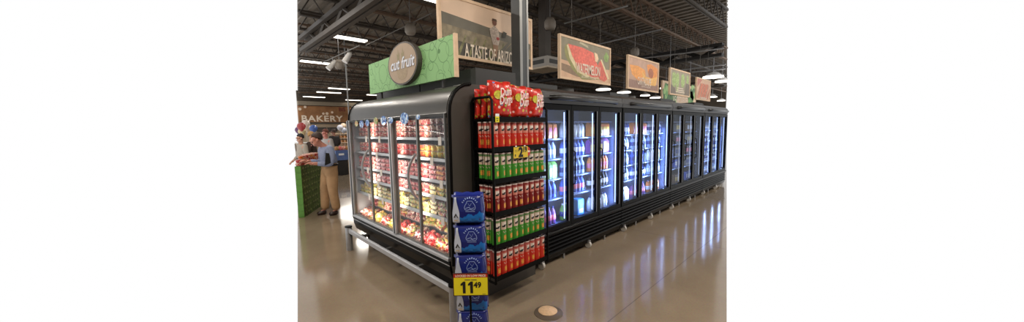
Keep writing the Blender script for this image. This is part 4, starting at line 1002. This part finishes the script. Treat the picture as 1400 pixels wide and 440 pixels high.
for z in (.95, 1.2):
    for i in range(5):
        x = a.x+.1+i*.18
        if x > b.x-.05: break
        m = MB(); m.ball((0, 0, .07), .075, LOAF, 10, 6, .9); ob = m.build('bread_loaf'); ob.location = (x, 20.15, z+.03)
        tag(ob, f'brown bread loaf, {ORD[i]} from left on the {"lower" if z < 1 else "upper"} loaf shelf', 'bread', 'loaves on the bread shelf')
# blue bin
a, b = on_y(459.5, 219.5, 13.0), on_y(475.5, 205, 13.0)
t = root('promotion_bin', 'blue bin with a white stripe on a dark stand left of the fruit case', 'bin', ((a.x+b.x)/2, 13.2, 0))
m = MB(); m.box((a.x, 13, a.z), (b.x, 13.5, b.z), mat('bin_blue', (84, 108, 160), .5, var=.15, scale=10)); m.build('tub', t)
m = MB(); m.box((a.x+.1, 12.99, (a.z+b.z)/2-.0), (b.x-.14, 13, (a.z+b.z)/2+.07), WHITE); m.build('white_stripe', t)
zf = on_y(470, 231, 13.0).z; MB().box((a.x+.02, 13.05, 0), (b.x, 13.5, a.z), mat('stand_dark', (34, 30, 28), .6)).build('stand', t)
for i in range(5):
    m = MB(); m.ball((0, 0, .08), .09, [LOAF, FR['red'], FR['pale'], LOAF, FR['orange']][i], 8, 5); ob = m.build('bagged_roll'); ob.location = (a.x+.1+i*.12, 13.2, b.z-.02)
    tag(ob, f'small bagged roll in the blue bin, {ORD[i]} from left', 'bread', 'rolls in the blue bin')
# balloons
BAL = [((412, 173), 'red', (178, 70, 70)), ((418, 169.5), 'white', (230, 214, 200)), ((428.5, 176), 'blue', (70, 100, 170)), ((413, 180), 'pale yellow', (224, 200, 150)), ((421, 176), 'cream', (210, 186, 160)), ((408.5, 178), 'purple', (110, 70, 110)), ((465, 174.5), 'silver', (196, 196, 204)), ((470, 178), 'pale grey', (170, 176, 190)), ((469.5, 172), 'white and tan', (220, 196, 170))]
for q, ((px, py), w, c) in enumerate(BAL):
    P = on_y(px, py, 16.2+.42*q); r = .17 if q < 6 else .15
    t = root('balloon', f'{w} balloon floating {"left above the man" if q < 6 else "beside the fruit case left end"}', 'balloon', P, 0, None)
    MB().lathe([(0.002, -r*1.25), (r*.25, -r*1.1), (r*.75, -r*.55), (r, .05*r), (r*.8, r*.65), (r*.35, r*.97), (0, r*1.02)], mat('balloon_'+w, c, .3, var=.05), tuple(P), 14).build('skin', t)
    MB().tube([P+Vector((0, 0, -r*1.2)), (P.x+.03, P.y, 0)], .004, WHITEP, 4).build('ribbon', t)
# low far counter
a, b = on_y(407.8, 205, 22.), on_y(500, 205, 22.)
t = root('bakery_counter', 'long low pale bakery counter behind the shoppers', 'counter', ((a.x+b.x)/2, 22, 0))
MB().box((a.x, 22, .0), (b.x, 22.7, .95), mat('counter_front', (150, 130, 108), .6, var=.15, scale=4)).build('counter_body', t); MB().box((a.x, 21.95, .95), (b.x, 22.75, 1.0), WHITEP).build('counter_top', t)
# ================================================================== PEOPLE
def skin(name, pts, edges, radii, m, parent, sub=2):
    me = bpy.data.meshes.new(name); me.from_pydata(pts, edges, []); ob = bpy.data.objects.new(name, me); COL.objects.link(ob)
    md = ob.modifiers.new('Skin', 'SKIN'); md.use_smooth_shade = True
    if not me.skin_vertices: me.skin_vertices.new()
    for i, r in enumerate(radii):
        r = r if isinstance(r, tuple) else (r, r); me.skin_vertices[0].data[i].radius = r; me.skin_vertices[0].data[i].use_root = (i == 0)
    s = ob.modifiers.new('Subdivision', 'SUBSURF'); s.levels = sub; s.render_levels = sub
    dg = bpy.context.evaluated_depsgraph_get(); nm = bpy.data.meshes.new_from_object(ob.evaluated_get(dg)); 
    bpy.data.objects.remove(ob); bpy.data.meshes.remove(me)
    nm.materials.clear(); nm.materials.append(m); nm.name = name
    for p in nm.polygons: p.use_smooth = True
    o2 = bpy.data.objects.new(name, nm); COL.objects.link(o2); o2.parent = parent; return o2
def person(label, loc, rz, J, shirt, trousers, hair, skinc, shoe, scale=1., belt=None):
    """figure facing local -X; J holds joint positions"""
    t = root('person', label, 'person', loc, rz); t.scale = (scale,)*3
    S = mat('skin_%d_%d' % (skinc[0], skinc[1]), skinc, .5, var=.08, scale=20)
    V = []; E = []; Rr = []
    def v(p, r, par=None):
        V.append(tuple(p)); Rr.append(r)
        if par is not None: E.append((par, len(V)-1))
        return len(V)-1
    L = lambda a, b, f: tuple(Vector(a).lerp(Vector(b), f))
    pel = v(J['pelvis'], (.10, .11)); wa = v(L(J['pelvis'], J['chest'], .5), (.095, .10), pel); ch = v(J['chest'], (.105, .12), wa); nb = v(J['neckb'], .075, ch)
    nk = v(J['neck'], .052, nb); h0 = v(J['head0'], .075, nk); h1 = v(J['head1'], .092, h0); h2 = v(J['head2'], .075, h1)
    fwd = Vector(J['face'])
    no = v(Vector(J['head0']).lerp(Vector(J['head1']), .55)+fwd*.098, .014, h1)
    cn_ = v(Vector(J['head0'])+fwd*.06, .035, h0)
    for s in ('n', 'f'):
        hp = v(J['hip'+s], .088, pel); kn = v(J['knee'+s], .058, hp); an = v(J['ankle'+s], .032, kn); v(Vector(J['ankle'+s]).lerp(Vector(J['toe'+s]), .6), .018, an)
        sh = v(J['sh'+s], .062, ch); el = v(J['el'+s], .043, sh); wr = v(J['wr'+s], .028, el)
        d = (Vector(J['wr'+s])-Vector(J['el'+s])).normalized(); sd = d.cross(Vector((0, 0, 1))).normalized()
        pm = v(Vector(J['wr'+s])+d*.06, (.02, .034), wr)
        for k in range(4):
            b = Vector(V[pm])+d*.025+sd*(-.03+.02*k); f1 = v(b+d*.015, .009, pm); f2 = v(b+d*(.045-.004*abs(k-1))+Vector((0, 0, -.008)), .0085, f1); v(b+d*(.07-.006*abs(k-1))+Vector((0, 0, -.026)), .007, f2)
        th = v(Vector(V[wr])+d*.035-sd*.04+Vector((0, 0, -.01)), .010, wr); v(Vector(V[th])+d*.035-sd*.008, .008, th)
    skin('body', V, E, Rr, S, t)
    # trousers
    V, E, Rr = [], [], []
    pel = v(Vector(J['pelvis'])+Vector((0, 0, -.02)), (.15, .16)); v(Vector(J['pelvis'])+Vector((0, 0, .06)), (.155, .165), pel); v(Vector(J['pelvis'])+Vector((0, 0, .13)), (.15, .16), len(V)-1)
    for s in ('n', 'f'):
        hp = v(J['hip'+s], (.118, .118), pel); md_ = v(L(J['hip'+s], J['knee'+s], .5), .11, hp); kn = v(J['knee'+s], .09, md_); v(Vector(J['ankle'+s])+Vector((0, 0, -.01)), .078, kn)
    skin('trousers', V, E, Rr, trousers, t)
    V, E, Rr = [], [], []
    pel = v(Vector(J['pelvis'])+Vector((0, 0, .06)), (.162, .172)); wa = v(L(J['pelvis'], J['chest'], .62), (.16, .165), pel); ch = v(J['chest'], (.16, .17), wa); v(J['neckb'], .09, ch)
    for s in ('n', 'f'):
        sh = v(J['sh'+s], .088, ch); m_ = v(L(J['sh'+s], J['el'+s], .5), .076, sh); el = v(J['el'+s], .066, m_); v(L(J['el'+s], J['wr'+s], J.get('sleeve', .9)), .042, el)
    skin('shirt', V, E, Rr, shirt, t)
    for s in ('n', 'f'):
        a, b = Vector(J['ankle'+s]), Vector(J['toe'+s]); d = (b-a); d.z = 0; d.normalize()
        z = a.z-.035
        skin('shoe', [tuple(a+Vector((0, 0, -.035))-d*.03), tuple(a.lerp(b, .5)+Vector((0, 0, -.03))), tuple(b+Vector((0, 0, -.005)))], [(0, 1), (1, 2)], [(.056, .056), (.058, .05), (.054, .036)], shoe, t, 2)
    hc = Vector(J['head1'])+(Vector(J['head2'])-Vector(J['head0'])).normalized()*.022-fwd*.016
    m = MB(); ax = (Vector(J['head2'])-Vector(J['head0'])).normalized()-fwd*.45; ax.normalize(); rotm = ax.to_track_quat('Z', 'Y').to_matrix()
    vs = []; fs = []; SG = 16
    for i in range(7):
        th_ = i/6*1.62
        for k in range(SG): vs.append(hc+rotm @ Vector((.108*math.sin(th_)*math.cos(2*PI*k/SG)*.92, .108*math.sin(th_)*math.sin(2*PI*k/SG)*.92, .108*math.cos(th_))))
    for i in range(6):
        for k in range(SG): fs.append((i*SG+k, i*SG+(k+1) % SG, (i+1)*SG+(k+1) % SG, (i+1)*SG+k))
    m.add(vs, fs, hair, True); m.build('hair', t, False)
    sdv = fwd.cross(Vector((0, 0, 1))).normalized()
    e0 = Vector(J['head0']).lerp(Vector(J['head1']), .75)
    for s in (-1, 1):
        MB().ball(tuple(e0+sdv*s*.088), .026, S, 8, 5, 1.3).build('ear', t, False)
        MB().ball(tuple(e0+fwd*.083+sdv*s*.034+Vector((0, 0, .01))), .011, INK, 8, 5).build('eye', t, False)
    m = MB(); mp = Vector(J['head0'])+fwd*.094+Vector((0, 0, .008)); m.tube([mp-sdv*.025, mp+fwd*.004, mp+sdv*.025], .006, mat('lips', (150, 80, 74), .5), 6); m.build('mouth', t, False)
    if belt:
        c = Vector(J['pelvis'])+Vector((0, 0, .065)); MB().lathe([(.120, -.02), (.158, -.018), (.158, .018), (.120, .02)], belt, tuple(c), 24, sx=.98, sy=1.05).build('belt', t, False)
    return t
# the man at the crates, bent forward over them
MX, MY = 1.98, 7.05
Jm = dict(pelvis=(0, 0, .90), chest=(.0, 0, 1.17), neckb=(-.07, 0, 1.31), neck=(-.115, 0, 1.36), head0=(-.195, 0, 1.385), head1=(-.20, 0, 1.46), head2=(-.17, 0, 1.515), face=(-.86, 0, -.5),
          hipn=(.01, -.09, .83), kneen=(.0, -.10, .48), anklen=(.05, -.10, .09), toen=(-.10, -.11, .035), hipf=(-.02, .09, .83), kneef=(-.08, .10, .48), anklef=(-.10, .11, .09), toef=(-.25, .11, .035),
          shn=(-.01, -.17, 1.25), eln=(-.02, -.22, .99), wrn=(-.29, -.16, 1.02), shf=(-.05, .17, 1.25), elf=(-.08, .22, 1.0), wrf=(-.33, .12, 1.05))
BSH = mat('blue_striped_shirt', (140, 149, 176), .7, var=.16, scale=60); KHA = mat('khaki_trousers', (182, 144, 104), .8, var=.08, scale=12); HAIR = mat('dark_brown_hair', (58, 40, 32), .7, var=.2, scale=80)
man = person('man in a blue shirt and khaki trousers bending over the green crates', (MX, MY, 0), 0, Jm, BSH, KHA, HAIR, (190, 128, 106), mat('dark_brown_shoes', (46, 28, 24), .4), 1., mat('black_belt', (24, 20, 18), .5))
P = Vector((MX-.10, MY-.255, 1.1)); m = MB(); m.prism([(P.x-.05, P.z-.12), (P.x+.05, P.z-.08), (P.x+.035, P.z+.1), (P.x-.02, P.z+.11)], INK, 'y', P.y-.02, P.y); tag(m.build('dark_piece'), 'small black device flat against the blue shirt of the man', 'piece')  # thin black piece set against the shirt
Js = dict(pelvis=(0, 0, .92), chest=(.0, 0, 1.22), neckb=(-.0, 0, 1.40), neck=(-.01, 0, 1.47), head0=(-.03, 0, 1.54), head1=(-.03, 0, 1.61), head2=(-.02, 0, 1.67), face=(-1, 0, 0),
          hipn=(0, -.09, .84), kneen=(-.01, -.10, .48), anklen=(.02, -.10, .09), toen=(-.14, -.11, .035), hipf=(0, .09, .84), kneef=(-.02, .10, .48), anklef=(.0, .11, .09), toef=(-.16, .11, .035),
          shn=(.0, -.19, 1.36), eln=(.02, -.24, 1.08), wrn=(-.16, -.2, .95), shf=(.0, .19, 1.36), elf=(.02, .24, 1.08), wrf=(-.16, .2, .95))
DK = mat('dark_clothes', (38, 34, 34), .8, var=.15); 
for (px, Y, rz, sh, hr, sk, lab, sc) in ((446, 11.5, .4, mat('pale_grey_shirt', (176, 170, 166), .8), mat('reddish_hair', (120, 70, 56), .7), (200, 130, 116), 'shopper in a pale grey top behind the bending man', .97),
                          (457, 16.0, -1.2, DK, HAIR, (150, 104, 84), 'shopper in dark clothes near the bread shelf', .98), (425.5, 10.5, 2.6, mat('dark_brown_top', (60, 44, 36), .8), mat('fair_hair', (176, 136, 84), .7), (206, 150, 120), 'shopper in a dark brown top left of the bending man', .93),
                          (411.5, 10.2, .2, mat('beige_grey_top', (164, 154, 142), .8), mat('black_hair', (30, 26, 26), .7), (190, 140, 116), 'shopper in a beige grey top at the left edge behind the crates', .9)):
    P = on_y(px, 190, Y); person(lab, (P.x, Y, 0), rz, Js, sh, DK, hr, sk, mat('black_shoes', (26, 24, 24), .5), sc)
# green crates with fruit cups
CG = mat('bright_green_carton', (88, 138, 52), .6, var=.1, scale=10); CGD = cells('olive_printed_carton', [(84, 104, 42), (96, 112, 52), (74, 92, 38), (104, 124, 60)], 24, .7); CWH = mat('carton_pale_print', (176, 176, 130), .6); CDK = mat('carton_dark_print', (48, 56, 30), .6)
CRX, CRY, CRA, w_ = 1.53, 7.18, -math.atan2(.52, .855), .10
def crl(a, b, z): return (CRX+a*math.cos(CRA)-b*math.sin(CRA), CRY+a*math.sin(CRA)+b*math.cos(CRA), z)
proto = None
for lz in range(8):
    for ly in range(3):
        loc = crl(-w_/2, ly*.42, lz*.121)
        lab = f'green printed fruit carton, {ORD[lz]} layer up, {["nearest", "middle", "farthest"][ly]} stack at left edge'
        if proto is None:
            proto = root('fruit_carton', lab, 'carton', loc, CRA, 'stacked green cartons at the left')
            m = MB(); m.box((-w_/2, 0, 0), (w_/2, .412, .118), CGD)
            MB().box((-w_/2, -.003, 0), (w_/2, 0, .118), CG).build('front_panel', proto, False)
            for k in range(3):
                y = .04+k*.125
                m.add([(w_/2+.001, y, .02), (w_/2+.001, y+.045, .03), (w_/2+.001, y+.05, .055), (w_/2+.001, y+.005, .05)], [(0, 1, 2, 3)], CDK); m.add([(w_/2+.001, y+.06, .06), (w_/2+.001, y+.1, .075), (w_/2+.001, y+.1, .09), (w_/2+.001, y+.06, .078)], [(0, 1, 2, 3)], CWH)
            m.build('carton_body', proto, False)
        else: dup(proto, loc, CRA, lab)
        if ly: dup(proto, crl(-w_*1.5-.004, ly*.42, lz*.121), CRA, lab.replace('stack at left edge', 'rear stack at left edge'))
for iy in range(10):
    for l in range(3 if iy > 0 else 2):
        col = ['pale', 'red', 'pale', 'orange'][(iy+l) % 4]
        cup(col, crl(-.05, .06+iy*.125, .968+l*.061), f'cup of {WORD[col]} on the green cartons, {ORD[iy]} from front, {["bottom", "middle", "top"][l]} layer', 'fruit cups on the green cartons')
        if iy > 3: cup(['red', 'pale', 'dark', 'pale'][(iy+l) % 4], crl(-.155, .06+iy*.125, .968+l*.061), f'cup of cut fruit in rear column on the green cartons, {ORD[iy-4]} from front, {["bottom", "middle", "top"][l]} layer', 'fruit cups on the green cartons')

# ================================================================== LIGHT
world = bpy.data.worlds.new('bright_surround'); scene.world = world; world.use_nodes = True
world.node_tree.nodes['Background'].inputs[0].default_value = (1, 1, 1, 1); world.node_tree.nodes['Background'].inputs[1].default_value = 1.0
W1 = (1, .93, .84)
for (x, y, e) in ((.2, -.6, 60), (2.6, -.4, 60), (-.6, 2.2, 60), (5.2, .6, 50), (.6, 5.6, 45), (8.5, 1.2, 40), (1.2, 8.6, 60), (7.0, 13.5, 70), (6.6, 18, 90), (8, 25, 110)):
    lamp('ceiling_lamp', 'AREA', (x, y, 4.2), e*1.35, W1, .9, .2, (x, y, 0))
lamp('case_lamp', 'AREA', (1.665, 3.59, 1.70), 8, (1, .93, .82), .06, 2.2, (1.9, 3.59, .5)).data.size = .08
for y in (2.95, 3.45, 4.2): lamp('case_side_lamp', 'AREA', (1.635, y, 1.1), 3.2, (1, .93, .82), .05, 1.1, (2.2, y, 1.1))
for ui in range(4):
    for d in range(3):
        xx = CX0+ui*CW+(d+.5)*CW/3
        bx = CX0+ui*CW+.015+(d+1)*(CW-.03)/3-.07
        lamp('cooler_lamp', 'AREA', (bx, CYF+.075, 1.0), (9, 10, 1.6, 9)[ui], (.44, .60, 1), .03, 1.1, (bx-.20, CYF+.52, 1.0))
lamp('case_lower_fill', 'AREA', (1.655, 3.59, .52), 4, (1, .93, .82), 2.2, .04, (1.95, 3.59, .66))  # fill light added to brighten the fruit on the bottom deck
scene.view_settings.view_transform = 'Standard'; scene.view_settings.look = 'None'
scene.cycles.use_denoising = True
scene.cycles.max_bounces = 8; scene.cycles.transparent_max_bounces = 12; scene.cycles.caustics_reflective = False; scene.cycles.caustics_refractive = False
scene.cycles.sample_clamp_indirect = 4
